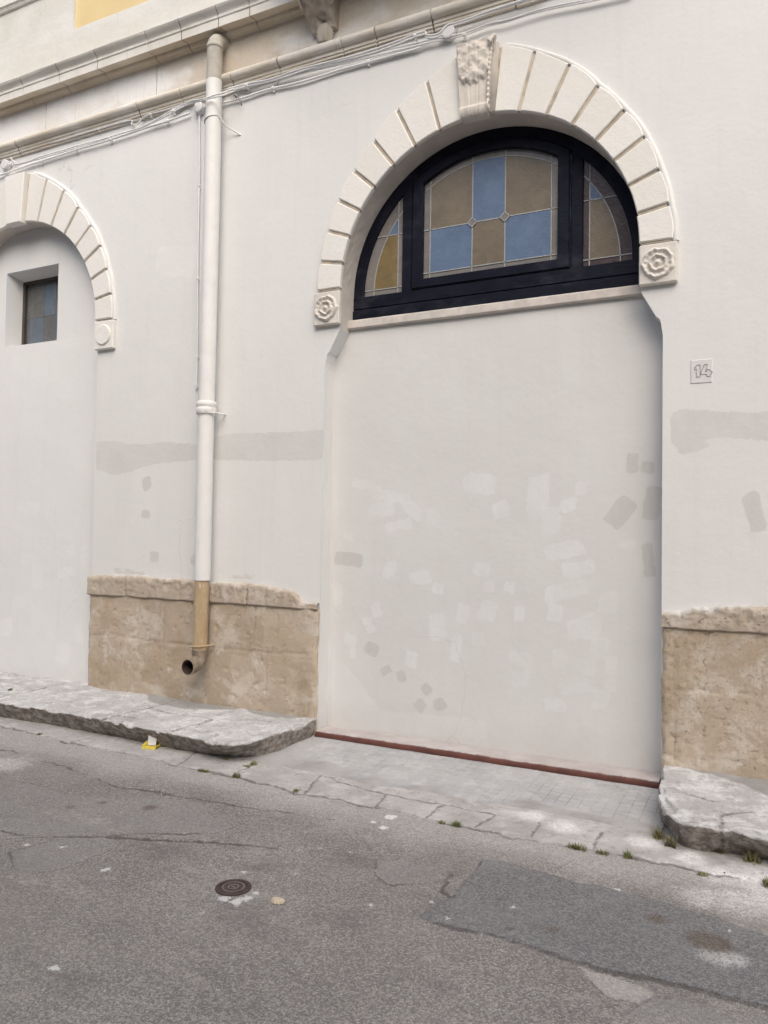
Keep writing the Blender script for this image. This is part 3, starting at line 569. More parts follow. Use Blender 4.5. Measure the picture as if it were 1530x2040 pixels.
# pavements: a ruled top from the wall line to a front outline, rolling over into a rough face
def pavement(name, out_top, out_bot, back, zt, zb, joints, mort, seed, flat_end=None):
    def dens(pts, n):
        P = np.array(pts, float); s = np.r_[0, np.cumsum(np.hypot(*np.diff(P, axis=0).T))]; t = np.linspace(0, s[-1], n)
        return np.stack([np.interp(t, s, P[:, 0]), np.interp(t, s, P[:, 1])], 1), t
    T0 = np.array(out_top, float); L = np.hypot(*np.diff(T0, axis=0).T).sum(); n = int(L/.018)
    T, t = dens(out_top, n); B, _ = dens(out_bot, n); K, _ = dens(back, n)
    for _ in range(6):
        T[1:-1] = (T[:-2]+2*T[1:-1]+T[2:])/4; B[1:-1] = (B[:-2]+2*B[1:-1]+B[2:])/4
    rows = []; fc = []
    nt_ = 40
    for r in range(nt_):
        f = r/(nt_-1); f = 1-(1-f)**1.4
        P = K+(T-K)*f*.985; rows.append(np.c_[P, np.full(n, zt-.004*f)]); fc.append(np.full(n, 0. if f < .95 else .12))
    for q, (a, b) in enumerate(((.997, .003), (1.001, .008), (1.003, .016))):
        rows.append(np.c_[K+(T-K)*a, np.full(n, zt-b)]); fc.append(np.full(n, .22+.2*q))
    for r in range(1, 13):
        f = r/12; P = T+(B-T)*f
        rows.append(np.c_[P, np.full(n, zt-.016+(zb-zt+.016)*f)]); fc.append(np.full(n, 1.))
    A = np.array(rows); m = A.shape[0]
    x, y, z = A[..., 0], A[..., 1], A[..., 2]; FC = np.array(fc)
    out = (T-K); out = out/np.maximum(np.hypot(out[:, 0], out[:, 1])[:, None], 1e-6)
    amp = np.where(FC > .15, .016, 0.0)
    nz = (fbm(x, y, z*1.6, 5, 4, seed)*.6+fbm(x, y, z*1.6, 24, 4, seed+2)*.35+np.floor(fbm(x, y, z*1.3, 11, 2, seed+33)*3)*.16)*amp
    A[..., 0] += nz*out[None, :, 0]; A[..., 1] += nz*out[None, :, 1]
    A[..., 2] += np.where(FC < .9, 1, 0)*(.004*fbm(x, y, 0, 2.2, 3, seed+3)+.0035*fbm(x, y, 0, 15, 4, seed+5))
    chipz = np.clip(fbm(x, y, 0, 9, 4, seed+51)-.12, 0, .45)
    edge = np.exp(-((FC-.42)/.34)**2)*(FC > .1)
    A[..., 2] -= edge*chipz*.075
    A[..., 0] -= edge*chipz*.06*out[None, :, 0]; A[..., 1] -= edge*chipz*.06*out[None, :, 1]
    A[..., 2] += np.where(FC > .95, 1, 0)*0
    A[..., 2] += np.where(FC < .3, 1, 0)*.006*np.floor(fbm(x, y, 0, 1.6, 2, seed+8)*2.5)*.6
    dj = minall(joints, A[..., 0]+.01*fbm(x, y, z, 14, 2, 2), A[..., 1], sd_line) if joints else np.full(x.shape, 9.)
    A[..., 2] -= .012*np.exp(-(dj/.012)**2)
    dm = minall(mort, x, y, sd_poly) if mort else np.full(x.shape, 9.)
    return tag(obj(name, A.reshape(-1, 3), gridf(m, n, flip=True), PAVE, smooth=True, attrs={'face': FC, 'jn': enc(dj-.009), 'mor': enc(dm)}), kind='structure')
topL = [(-14, -.74), (-9, -.74), (-7, -.735)]+KERB_T+KERB_L[:1]+[((KERB_L[0][0]+KERB_L[2][0])/2+.03, KERB_L[1][1]+.03)]+KERB_L[2:-1]+[(KERB_L[-1][0]+.005, -.02)]
botL = [(-14, -.66), (-9, -.66), (-7, -.66)]+KERB_B+[(KERB_LB[0][0]+.06, KERB_LB[0][1]+.01), (KERB_LB[1][0], KERB_LB[1][1]+.01)]+KERB_LB[2:4]+[(KERB_LB[3][0]-.01, KERB_LB[4][1]), (KERB_L[-1][0]-.01, -.01)]
pavement('pavement', topL, botL, [(-14, .12), (-6, .12), (-4.6, .12), (-3.3, .10), (-2.99, .06)], .20, .035,
         [[(-4.27, -.9), (-4.28, -.5), (-4.22, .1)], [(-4.28, -.67), (-4.12, -.64)], [(-3.4, -.27), (-3.15, -.3)], [(-5.55, -.9), (-5.5, .1)], [(-3.62, -.9), (-3.58, -.42), (-4.22, -.36)]], [[(-4.6, .0), (-4.4, -.20), (-4.05, -.25), (-3.8, -.17), (-3.65, -.09), (-3.6, .01)], [(-3.6, -.02), (-3.45, -.13), (-3.2, -.17), (-3.05, -.09), (-3.02, .0)]], 3)
topR = [(KERB_R[0][0], -.02)]+KERB_R+[(.6, -.93), (1.5, -.92), (5, -.92)]
botR = [(KERB_R[0][0]+.01, -.03), (KERB_R[1][0]+.01, -.2), (KERB_R[1][0]+.02, -.4)]+KERB_RB+[(.6, -.80), (1.5, -.80), (5, -.80)]
pavement('pavement', topR, botR, [(-.53, .02), (-.4, .06), (1, .06), (5, .06)], .205, .035,
         [[(-.18, -.95), (-.19, -.74), (-.14, -.66), (-.05, -.60)], [(-.41, -.50), (-.23, -.54)]], [[(-.44, -.03), (-.11, -.17), (.03, -.32), (.2, -.36), (1, -.36), (1, 0)]], 21)

# tiled ramp in front of the big opening
nx_, ny_ = 130, 50
ax, ay = np.meshgrid(np.linspace(-3.08, -.47, nx_), np.linspace(.01, -.78, ny_), indexing='ij')
ax = ax+.0*ay
fade = np.clip((-ay-.60+.10*fbm(ax, ay, 0, 3.5, 3, 5)+.10*np.clip((-2.0-ax), 0, 1))/.16, 0, 1)
az = .0685+(ay/.80)*.007+.002*fbm(ax, ay, 0, 6, 3, 8)
az = np.where(ay < -.72, az-(-ay-.72)*.22, az)
tag(obj('pavement_ramp', np.stack([ax, ay, az], -1).reshape(-1, 3), gridf(nx_, ny_, flip=True), TILE, smooth=True, attrs={'fade': fade}), kind='structure')

# ================================================================ the building
B = empty('building', (-1.656, 0, 0), 'white painted old street front with two bricked up arched doorways and stone trim', 'building')

def openlow(x, cx):
    """lower edge of the wall above an opening centred on cx"""
    d = abs(x-cx)
    if d >= JW: return 0.0
    if d >= RI: return CHZ0+(JW-d)/(JW-RI)*(CHZ1-CHZ0)
    return CZ+math.sqrt(max(RI*RI-d*d, 0))
WTOP = 5.22
cols_ = []
def addcol(x, lo): cols_.append((x, lo))
def opening_cols(cx, chamfer):
    eps = 1e-4
    addcol(cx-JW, 0.0) if chamfer else addcol(cx-RI, 0.0)
    if chamfer:
        for f in (0, .12, .3, .6, 1): addcol(cx-JW+f*(JW-RI), CHZ0-(0.05 if f == 0 else 0)+f*(CHZ1-CHZ0)+(.02 if f == .12 else 0))
    n = 72
    for i in range(n+1):
        a = math.pi-math.pi*i/n; addcol(cx+RI*math.cos(a), czf(cx)+RI*math.sin(a))
    if chamfer:
        for f in (1, .6, .3, .12, 0): addcol(cx+JW-f*(JW-RI), CHZ0-(0.05 if f == 0 else 0)+f*(CHZ1-CHZ0)+(.02 if f == .12 else 0))
        addcol(cx+JW, 0.0)
    else: addcol(cx+RI, 0.0)
for x in np.arange(-13.0, CX2-RI-.02, .12): addcol(x, 0)
opening_cols(CX2, False)
for x in np.arange(CX2+RI+.02, CX1-JW-.01, .03): addcol(x, 0)
opening_cols(CX1, True)
for x in np.arange(CX1+JW+.02, .7, .03): addcol(x, 0)
for x in np.arange(.75, 5, .15): addcol(x, 0)
nr = 150
V = []
for (x, lo) in cols_:
    for r in range(nr): V.append((x, 0, lo+(WTOP-lo)*r/(nr-1)))
V = np.array(V); px, pz = V[:, 0], V[:, 2]
# soft cut arrises round the openings
at = {'pl': enc(minall(WALL_LIGHT, px, pz, sd_box)), 'pd': enc(minall(WALL_DARK, px, pz, sd_box)), 'pw': enc(minall(WALL_POLY, px, pz, sd_poly)), 'pq': np.zeros(len(px))}
mb = MB(); mb.add(V, gridf(len(cols_), nr))
# soffits and jambs
def reveal(cx, chamfer, depth):
    prof = []
    if chamfer:
        prof += [(cx-JW, z) for z in np.linspace(.05, CHZ0-.05, 20)]+[(cx-JW+.004, CHZ0-.01), (cx-JW+.017, CHZ0+.02+.028)]
        prof += [(cx-JW+f*(JW-RI), CHZ0+f*(CHZ1-CHZ0)) for f in (.3, .6, 1)]
    else: prof += [(cx-RI, z) for z in np.linspace(.05, CHZ1, 16)]
    prof += [(cx+RI*math.cos(a), czf(cx)+RI*math.sin(a)) for a in np.linspace(math.pi, 0, 80)]
    q = [(2*cx-a, b) for a, b in prof if b < czf(cx)-.01][::-1]
    prof += q
    k = 8; W = []
    for (a, b) in prof:
        for j in range(k): W.append((a+.0015*random.uniform(-1, 1)*(0 < j < k-1), .001+(depth)*j/(k-1), b))
    f0 = gridf(len(prof), k); mb.add(W, f0)
    for q, f in enumerate(f0):
        if max(W[i][2] for i in f) > CHZ1+.03: mb.M[len(mb.M)-len(f0)+q] = 1
reveal(CX1, True, .22); reveal(CX2, False, .22)
n_extra = len(mb.V)-len(V)
at = {k: np.r_[v, np.zeros(n_extra)] for k, v in at.items()}
mb.build('wall', [WALL, SOFFIT], B, smooth=False, attrs=at)

# the filled-in doorway under the big window
nu, nv = 150, 170
U, W_ = np.meshgrid(np.linspace(CX1-JW-.01, CX1+JW+.01, nu), np.linspace(.05, 3.165, nv), indexing='ij')
V = np.stack([U, ND+.003*fbm(U, 0, W_, 1.5, 3, 7), W_], -1).reshape(-1, 3); px, pz = V[:, 0], V[:, 2]
nw = obj('niche_wall', V, gridf(nu, nv), NICHE, B, True, attrs={'pl': enc(minall(NICHE_LIGHT, px+.02*fbm(px, 0, pz, 5, 2, 41), pz+.02*fbm(px, 3, pz, 5, 2, 42), sd_box)), 'pd': enc(minall(NICHE_DARK, px, pz, sd_box)), 'pw': np.zeros(len(px)), 'pq': enc(minall(NICHE_POLY, px, pz, sd_poly))})
nw['label'] = 'greyish white infill covered in brushed paint patches, below the big window'
# the filled-in doorway on the left, leaning back towards its top, with a window hole
def y2(z): return .045+.115*np.clip((z-.15)/3.2, 0, 1)
wx0, wx1, wz0, wz1 = -6.707, -5.988, 3.338, 4.070
ux = np.r_[np.linspace(CX2-RI-.01, wx0, 12), np.linspace(wx0, wx1, 16)[1:], np.linspace(wx1, CX2+RI+.01, 40)[1:]]
uz = np.r_[np.linspace(.12, wz0, 110), np.linspace(wz0, wz1, 16)[1:], np.linspace(wz1, 4.46, 12)[1:]]
U, W_ = np.meshgrid(ux, uz, indexing='ij')
V = np.stack([U, y2(W_)+.003*fbm(U, 0, W_, 1.5, 3, 9), W_], -1).reshape(-1, 3); px, pz = V[:, 0], V[:, 2]
Fg = []
for f in gridf(len(ux), len(uz)):
    c = V[list(f)].mean(0)
    if not (wx0 < c[0] < wx1 and wz0 < c[2] < wz1): Fg.append(f)
yo, yi = float(y2(3.7)), .36
gx0, gx1, gz0, gz1 = wx0+.03, wx1-.03, wz0-.0, wz1-.05
mb = MB(); mb.add(V, Fg); oV = len(V)
for (a, b) in (((wx0, wz0), (wx0, wz1)), ((wx0, wz1), (wx1, wz1)), ((wx1, wz1), (wx1, wz0)), ((wx1, wz0), (wx0, wz0))):
    def inn(p): return (gx0 if p[0] == wx0 else gx1, gz0 if p[1] == wz0 else gz1)
    ia, ib = inn(a), inn(b)
    mb.add([(a[0], y2(a[1])+.002, a[1]), (b[0], y2(b[1])+.002, b[1]), (ib[0], yi, ib[1]), (ia[0], yi, ia[1])], [(0, 1, 2, 3)])
mz = np.zeros(len(mb.V)-oV)
mb.build('niche_wall', NICHE2, B, attrs={'pl': np.r_[enc(minall(NICHE2_LIGHT, px, pz, sd_box)), mz], 'pd': np.zeros(len(mb.V)), 'pw': np.zeros(len(mb.V)), 'pq': np.zeros(len(mb.V))})

# small leaded window in the left niche
wf = MB(); wf.ring([(gx0-.01, gz0-.02), (gx1+.01, gz0-.02), (gx1+.01, gz1+.01), (gx0-.01, gz1+.01)], [(gx0+.022, gz0+.004), (gx1-.022, gz0+.004), (gx1-.022, gz1-.018), (gx0+.022, gz1-.018)], yi-.035, yi+.02)
sw = wf.build('small_window', m_plain('dark window wood', (.085, .072, .066), .6, .3, 20, .3), B)
pn = MB(); X0, X1, Z0, Z1 = gx0+.018, gx1-.018, gz0, gz1-.015
xm1, xm2, zm = X0+(X1-X0)*.40, X0+(X1-X0)*.66, Z0+(Z1-Z0)*.49
pn.flat([(X0, Z0), (X1, Z0), (X1, Z1), (X0, Z1)], yi, 0)
bl = .042
for (a0, a1, b0, b1, m) in ((X0+bl, xm1, zm, Z1-bl, 2), (xm1, xm2, zm, Z1-bl, 1), (xm2, X1-bl, zm, Z1-bl, 2), (X0+bl, xm1, Z0+bl, zm, 1), (xm1, xm2, Z0+bl, zm, 2), (xm2, X1-bl, Z0+bl, zm, 1)):
    pn.flat([(a0, b0), (a1, b0), (a1, b1), (a0, b1)], yi-.003, m)
def came(mb, a, b, y, wd=.0035, m=3):
    a, b = np.array(a, float), np.array(b, float); d = b-a; L = np.hypot(*d); nrm = np.array([-d[1], d[0]])/L*wd
    P = [a-nrm, b-nrm, b+nrm, a+nrm]
    V = [(p[0], y, p[1]) for p in P]+[(p[0], y-.003, p[1]) for p in P]
    mb.add(V, [(4, 5, 6, 7), (0, 1, 5, 4), (1, 2, 6, 5), (2, 3, 7, 6), (3, 0, 4, 7)], m)
for a, b in (((X0+bl, Z0), (X0+bl, Z1)), ((X1-bl, Z0), (X1-bl, Z1)), ((X0, Z0+bl), (X1, Z0+bl)), ((X0, Z1-bl), (X1, Z1-bl)), ((xm1, Z0), (xm1, Z1)), ((xm2, Z0), (xm2, Z1)), ((X0, zm), (X1, zm))): came(pn, a, b, yi-.003)
pn.build('stained_pane', [G_MURK, G_MURKB, G_MURK, G_MURKL], sw)

# plinths of bare limestone with a rounded ledge
def plinth(x0, x1, ztop, ledge, blocks, joints, end_l, end_r, seed):
    nx, nz = int((min(x1, .8)-x0)/.0125)+1, int((ztop-.03)/.0125)
    X = np.linspace(x0, min(x1, .8), nx)
    if x1 > .8: X = np.r_[X, np.arange(.9, x1, .1)]
    Zs = np.linspace(.03, ztop, nz)
    U, Wz = np.meshgrid(X, Zs, indexing='ij')
    dj = minall(blocks, U+.008*fbm(U, 0, Wz, 15, 2, 1), Wz+.008*fbm(U, 4, Wz, 15, 2, 2), sd_line)
    rel = .006*fbm(U, 0, Wz, 5, 5, seed)+.0025*fbm(U, 0, Wz*1.15, 24, 3, seed+1)*np.clip(.3+fbm(U, 0, Wz, 2.2, 2, seed+2), 0, 1)
    pit = np.clip(fbm(U, 0, Wz*1.2, 26, 2, seed+4)-.6, 0, 1)*.016
    y = -.034-rel*.8+pit+.006*np.exp(-(dj/.007)**2)
    e = np.minimum(U-x0 if end_l else 9+U*0, x1-U if end_r else 9+U*0)
    y = y+.022*np.exp(-e/.010)
    V = np.stack([U+np.where(e < .02, .006*fbm(0, 0, Wz, 14, 3, 9), 0), y, Wz], -1)
    mb = MB(); mb.add(V.reshape(-1, 3), gridf(len(X), nz))
    for side in (0, -1):
        c = V[side]; S = np.concatenate([c, np.c_[c[:, 0], np.full(len(c), .02), c[:, 2]]]); m = len(c)
        mb.add(S, [((i, m+i, m+i+1, i+1) if side == 0 else (i, i+1, m+i+1, m+i)) for i in range(m-1)])
    wh = np.zeros(len(mb.V)); wh[:V.shape[0]*V.shape[1]] = enc(np.minimum(e, 9)-.0, 1.0).ravel()*.75
    jn = np.zeros(len(mb.V)); jn[:U.size] = enc(dj+.003).ravel()
    row = np.floor((Wz+.03*fbm(U, 0, Wz, 6, 2, 3))/.60); colm = np.floor((U+row*.33+.03*fbm(U, 2, Wz, 6, 2, 4))/.62)
    tone = np.zeros(len(mb.V)); tone[:U.size] = ((_h(colm.astype(np.int64), row.astype(np.int64), np.int64(3)+0*row.astype(np.int64), seed)-.5)*.42).ravel()
    p = mb.build('plinth', LIME, B, smooth=True, attrs={'jn': jn, 'wh': wh, 'tone': tone})
    # ledge
    tz = np.interp(X, [q[0] for q in ledge], [q[1] for q in ledge])+.005*fbm(X, 0, 0, 9, 3, seed+6)+.006*fbm(X, 0, 0, 34, 3, seed+61)
    bz = ztop-.012+.004*fbm(X, 0, 3, 6, 2, seed+7)
    m = 18; rows = []; 
    for j in range(m+1):
        t = j/m; yy = -.034-.018*min(1, t/.06)**.5*(1-max(0, (t-.8)/.2)**2)
        rows.append(np.c_[X, .0+yy*np.clip((tz-bz-.012)/.05, 0.15, 1), bz+(tz-bz)*t])
    A = np.array(rows)
    x, z = A[..., 0], A[..., 2]
    A[..., 1] += (.004*fbm(x, 0, z, 7, 3, seed+8)+.006*fbm(x, 0, z, 32, 4, seed+9))*np.linspace(.4, 1, m+1)[:, None]
    A[..., 1] += np.clip(fbm(x, 0, z, 11, 3, seed+40)-.15, 0, .5)*.034*np.linspace(.1, 1, m+1)[:, None]**1.2
    A[-1, :, 1] = .004; A[0, :, 1] = -.02
    djl = minall([[(q[0], q[1]-.2), (q[0]+.012, q[1]+.2)] for q in joints], x+.006*fbm(x, 0, z, 20, 2, 5), z, sd_line) if joints else np.full(x.shape, 9.)
    A[..., 1] += .014*np.exp(-(djl/.008)**2)
    tt = np.repeat(np.linspace(0, 1, m+1)[:, None], len(X), 1)
    whl = enc((1-tt)*(tz-bz)[None, :]-.006-.016*fbm(x, 0, z, 5, 3, 31), 1.)
    obj('ledge', A.reshape(-1, 3), gridf(m+1, len(X), flip=True), LEDGE, p, True, attrs={'jn': enc(djl+.002).ravel(), 'wh': whl.ravel()})
plinth(-5.272, -2.955, 1.0, LEDGE_TOP_L, BLOCKS_L, PL_JOINTS, True, True, 5)
plinth(-.552, 4.5, 1.03, LEDGE_TOP_R+[(4.5, 1.17)], BLOCKS_R+[[(.72, .05), (.72, 1.05)], [(1.7, .05), (1.7, 1.05)]], [(1.0, 1.12), (2.2, 1.12)], True, False, 15)

# arch surrounds
TH = [0, 10.4, 21.0, 31.6, 42.0, 52.9, 63.7, 74.5, 84.2]
RO = [1.252, 1.25, 1.255, 1.278, 1.297, 1.332, 1.395, 1.452, 1.512]
def pol(cx, a, r): return (cx+r*math.cos(R_(a)), czf(cx)+r*math.sin(R_(a)))
def arch_surround(cx, plain, seed):
    rnd = random.Random(seed)
    mb = MB(); tones = []
    def note(t): tones.extend([t]*(len(mb.V)-len(tones)))
    # joint floor, a shallow ring behind the stones
    n = 90
    for i in range(n):
        a0, a1 = 180*i/n, 180*(i+1)/n
        f = lambda a: np.interp(min(a, 180-a), TH+[90], RO+[1.515])-.012
        q = [pol(cx, a0, RI-.001), pol(cx, a0, f(a0)), pol(cx, a1, f(a1)), pol(cx, a1, RI-.001)]
        mb.add([(p[0], -.020, p[1]) for p in q], [(3, 2, 1, 0)], 1)
    note(.5)
    for side in (0, 1):
        for i in range(8):
            a0, a1 = TH[i], TH[i+1]; ri = RI-.007+rnd.uniform(-.003, .003); g = .0125+rnd.uniform(-.002, .002)
            m = 5; inner, outer = [], []
            for j in range(m+1):
                f = j/m; a = a0+(a1-a0)*f
                gi = math.degrees(g/ri)*(1-2*f) ; ro = RO[i]+(RO[i+1]-RO[i])*f
                if i < 6 : ro += .010*math.sin(math.pi*f)
                go = math.degrees(g/ro)*(1-2*f)
                inner.append((a+gi, ri)); outer.append((a+go, ro+rnd.uniform(-.002, .002)))
            pts = [pol(cx, a, r) for a, r in outer]+[pol(cx, a, r) for a, r in inner[::-1]]
            if side: pts = [(2*cx-p[0], p[1]) for p in pts][::-1]
            mb.prism(pts, -.031-rnd.uniform(0, .005), .004, .006); note(rnd.random())
    s = mb.build('arch_surround', [VOUS, JOINT], B, attrs={'tone': tones})
    # white plaster lip round the outside of the ring
    lip = MB(); pts = []
    for a in np.linspace(0, 83, 60):
        pts.append((*pol(cx, a, np.interp(a, TH, RO)+.014+.004*vn(a*.3, seed, 0)),))
    lip.tube([(p[0], -.004, p[1]) for p in pts], .020, 8)
    lip.build('plaster_lip', WALL, s, smooth=True)
    return s
S1 = arch_surround(CX1, False, 3); S2 = arch_surround(CX2, True, 4)

# rosette blocks
def rosette(surround, cx, side, kind, seed):
    x0, x1 = (cx+RI-.008, cx+1.280) if side > 0 else (cx-1.278, cx-RI+.008)
    z0, z1 = 3.100+czf(cx)-CZ, 3.348+czf(cx)-CZ
    b = MB(); b.box(x0, x1, -.040, .004, z0, z1, .007)
    blk = b.build('rosette_block', ROSE if kind else VOUS, surround, attrs={'tone': [.4]*len(b.V)})
    c0, c1, y0 = (x0+x1)/2, (z0+z1)/2, -.0395
    nr_, na = 26, 72; V = []
    if kind:
        for i in range(nr_):
            t = i/(nr_-1)
            for j in range(na):
                a = 2*math.pi*j/na
                edge = .098*(1+.028*math.cos(5*a+seed)+.030*math.sin(9*a+seed*2)+.012*math.cos(14*a))
                r = t*edge
                h = .006+.026*math.exp(-((t-.86)/.13)**2)*(1+.22*math.cos(5*a+seed))+.030*math.exp(-((t-.46-.025*math.cos(5*a+2*seed))/.085)**2)*(1+.15*math.cos(4*a+2*seed))+.036*math.exp(-(t/.17)**2)
                h *= 1-math.exp(-((1-t)/.05))*1.0 if t > .8 else 1
                h += .004*math.cos(15*a)*math.exp(-((t-.75)/.15)**2)
                V.append((c0+r*math.cos(a)*1.0, y0-h*.72, c1+r*math.sin(a)))
        F = []
        for i in range(nr_-1):
            for j in range(na):
                j2 = (j+1) % na; F.append((i*na+j, (i+1)*na+j, (i+1)*na+j2, i*na+j2))
        q = MB(); q.add(V, F); q.F = [f[::-1] for f in q.F]
        q.build('rosette', ROSE, blk, smooth=True)
    else:
        q = MB(); n = 40
        for rr, yy in ():
            pass
        pts = [(c0+.088*math.cos(2*math.pi*j/n), c1+.088*math.sin(2*math.pi*j/n)) for j in range(n)]
        q.prism(pts, -.054, -.039, .006)
        q.build('medallion', VOUS, blk, attrs={'tone': [.25]*len(q.V)})
# (sub-parts may go one level only: blocks are sub-parts of the surround, so the flower joins its block)
def rosette_join(surround, cx, side, kind, seed):
    before = set(bpy.data.objects)
    rosette(surround, cx, side, kind, seed)
    new = [o for o in bpy.data.objects if o not in before]
    blk = [o for o in new if o.name.startswith('rosette_block')][0]; fl = [o for o in new if o is not blk][0]
    m, k = blk.data, fl.data
    V = [v.co[:] for v in m.vertices]+[v.co[:] for v in k.vertices]; n = len(m.vertices)
    F = [list(p.vertices) for p in m.polygons]+[[i+n for i in p.vertices] for p in k.polygons]
    mat = m.materials[0]; base = world_loc(blk); nf = len(m.polygons)
    bpy.data.objects.remove(fl); bpy.data.objects.remove(blk)
    o = obj('rosette_block', np.array(V)+np.array(base), F, mat, surround, attrs={'tone': [.35]*len(V)})
    sm = np.zeros(len(F), bool); sm[nf:] = kind; o.data.polygons.foreach_set('use_smooth', sm)
    return o
rosette_join(S1, CX1, -1, True, 1.0); rosette_join(S1, CX1, 1, True, 2.2)
rosette_join(S2, CX2, -1, False, 1.0); rosette_join(S2, CX2, 1, False, 1.0)

# keystones
def keystone(surround, cx, carved):
    if not carved:
        b = MB(); b.prism([(cx-.10, CZ+RI+.002), (cx+.10, CZ+RI+.002), (cx+.135, 4.897), (cx-.135, 4.897)], -.075, .004, .008)
        b.build('keystone', VOUS, surround, attrs={'tone': [.1]*len(b.V)}); return
    # console body: profile of projection against height, swept across a tapering width, volute roll at the foot
    nz, nx = 90, 44; V = []
    zb, zt = 4.392, 4.892
    for i in range(nz):
        f = i/(nz-1); z = zb+(zt-zb)*f
        hw = .096+.030*f
        if f < .16: p = .050+.050*math.sqrt(max(0, 1-((f-.13)/.13)**2)) if f < .13 else .10-.02*(f-.13)/.03
        else: p = .080+.025*math.sin((f-.16)/.84*math.pi*.5)
        for j in range(nx):
            u = -1+2*j/(nx-1); x = cx-.016+u*hw
            h = p-.004*(abs(abs(u)-.28) < .03)
            # acanthus leaf lapping over the upper half
            lb = .44+.10*u*u+.02*math.cos(u*14)
            if f > lb and abs(u) < .93:
                k = min((f-lb)/.05, 1)**.5
                h += .024*k*(1-.25*u*u)+.005*math.sin(34*f+7*abs(u))*k+.007*fbm(x*1.0, 0, z*1.4, 24, 3, 5)*k
            h -= .002*math.cos(u*9)*(f < .45)
            V.append((x, -h*.86, z))
    mb = MB(); mb.add(V, gridf(nz, nx, flip=True))
    for s in (0, nx-1):
        c = [V[i*nx+s] for i in range(nz)]; S = c+[(q[0], .004, q[2]) for q in c]
        mb.add(S, [((i, nz+i, nz+i+1, i+1) if s else (i, i+1, nz+i+1, nz+i)) for i in range(nz-1)])
    c = V[:nx]; mb.add(c+[(q[0], .004, q[2]) for q in c], [(i, i+1, nx+i+1, nx+i) for i in range(nx-1)])
    c = V[-nx:]; mb.add(c+[(q[0], .004, q[2]) for q in c], [(i, nx+i, nx+i+1, i+1) for i in range(nx-1)])
    # flanking strip and the beaded scroll on the right cheek
    xr0, xr1 = cx+.082, cx+.112
    mb.add([(xr0, -.045, zb+.02), (xr1+.010, -.045, zb+.02), (xr1+.028, -.045, zt-.01), (xr0+.02, -.045, zt-.01), (xr1+.010, .004, zb+.02), (xr1+.028, .004, zt-.01), (xr0, .004, zb+.02)], [(0, 1, 2, 3), (1, 4, 5, 2), (0, 6, 4, 1)])
    n = 60; sp = []
    for i in range(n):
        t = i/(n-1); sp.append((cx-.016+.098+.028*t, -.072-.022*math.sin(t*3.0), zb+.07+t*.40))
    mb.tube(sp, [.010+.004*math.sin(i*1.25) for i in range(n)], 8)
    vol = []
    for i in range(40):
        t = i/39; a = t*4.5*math.pi*.8; r = .040*(1-t*.8)
        vol.append((cx+.083, -.060+r*math.sin(a), zb+.055+r*math.cos(a)))
    mb.tube(vol, .008, 8)
    tip = [(cx+.105+.03*math.sin(t*2.6), -.125+.05*t, zt-.05+.05*math.sin(t*3.1)) for t in np.linspace(0, 1, 10)]
    mb.tube(tip, [.016-.006*t for t in np.linspace(0, 1, 10)], 8)
    mb.build('keystone', KEYM, surround, smooth=True)
keystone(S1, CX1, True); keystone(S2, CX2, False)

# arched stained-glass window
def arcpts(r, xl, xr, n=36):
    aR = math.acos(max(-1, min(1, (xr-CX1)/r))); aL = math.acos(max(-1, min(1, (xl-CX1)/r)))
    return [(CX1+r*math.cos(a), CZ+r*math.sin(a)) for a in np.linspace(aR, aL, n)]
fr = MB()
o_ = [(CX1-1.069, 3.335), (CX1+1.069, 3.335)]+[(CX1+1.069*math.cos(a), CZ+1.069*math.sin(a)) for a in np.linspace(0, math.pi, 60)]
i_ = [(CX1-.985, 3.342), (CX1+.985, 3.342)]+[(CX1+.985*math.cos(a), CZ+.985*math.sin(a)) for a in np.linspace(0, math.pi, 60)]
fr.ring(o_, i_, .196, .26, c=.006)
fr.box(CX1-1.069, CX1+1.069, .192, .26, 3.258, 3.352, .006)           # lower rail
fr.box(CX1-1.069, CX1+1.069, .178, .25, 3.157, 3.2530, .010)          # weather board
for s in (-1, 1):
    xa, xb = sorted((CX1+s*.665, CX1+s*.585))
    fr.box(xa, xb, .1995, .25, 3.346, 4.165, .006)
WN = fr.build('arched_window', NAVY, B)
sash = MB()
xl, xr = CX1-.578, CX1+.578
gl, gr = CX1-.497, CX1+.497
sash.ring([(xl, 3.358), (xr, 3.358)]+arcpts(.984, xl, xr), [(gl, 3.425), (gr, 3.425)]+arcpts(.918, gl, gr), .184, .24, c=.007)
sash.build('sash', NAVY, WN)
def clip_x(poly, x, keep_less):
    out = []
    for i in range(len(poly)):
        a, b = poly[i], poly[(i+1) % len(poly)]
        ia, ib = (a[0] <= x) == keep_less or a[0] == x, (b[0] <= x) == keep_less or b[0] == x
        if ia: out.append(a)
        if ia != ib:
            t = (x-a[0])/(b[0]-a[0]); out.append((x, a[1]+t*(b[1]-a[1])))
    return out
def clip_z(poly, z, keep_less):
    q = clip_x([(p[1], p[0]) for p in poly], z, keep_less); return [(p[1], p[0]) for p in q]
GY = .222
pane = MB()
full_ = [(gl-.01, 3.42), (gr+.01, 3.42)]+arcpts(.925, gl-.01, gr+.01)
pane.flat(full_, GY, 0)
bx0, bx1, bz0 = gl+.050, gr-.050, 3.470
inn_ = [(bx0, bz0), (bx1, bz0)]+arcpts(.872, bx0, bx1)
v1, v2, hz = CX1-.122, CX1+.120, 3.789
for (a, b, c, m) in ((bx0, v1, True, 2), (v1, v2, True, 1), (v2, bx1, True, 2), (bx0, v1, False, 1), (v1, v2, False, 2), (v2, bx1, False, 1)):
    p = clip_x(clip_x(inn_, a, False), b, True); p = clip_z(p, hz, not c)
    pane.flat(p, GY-.002, m)
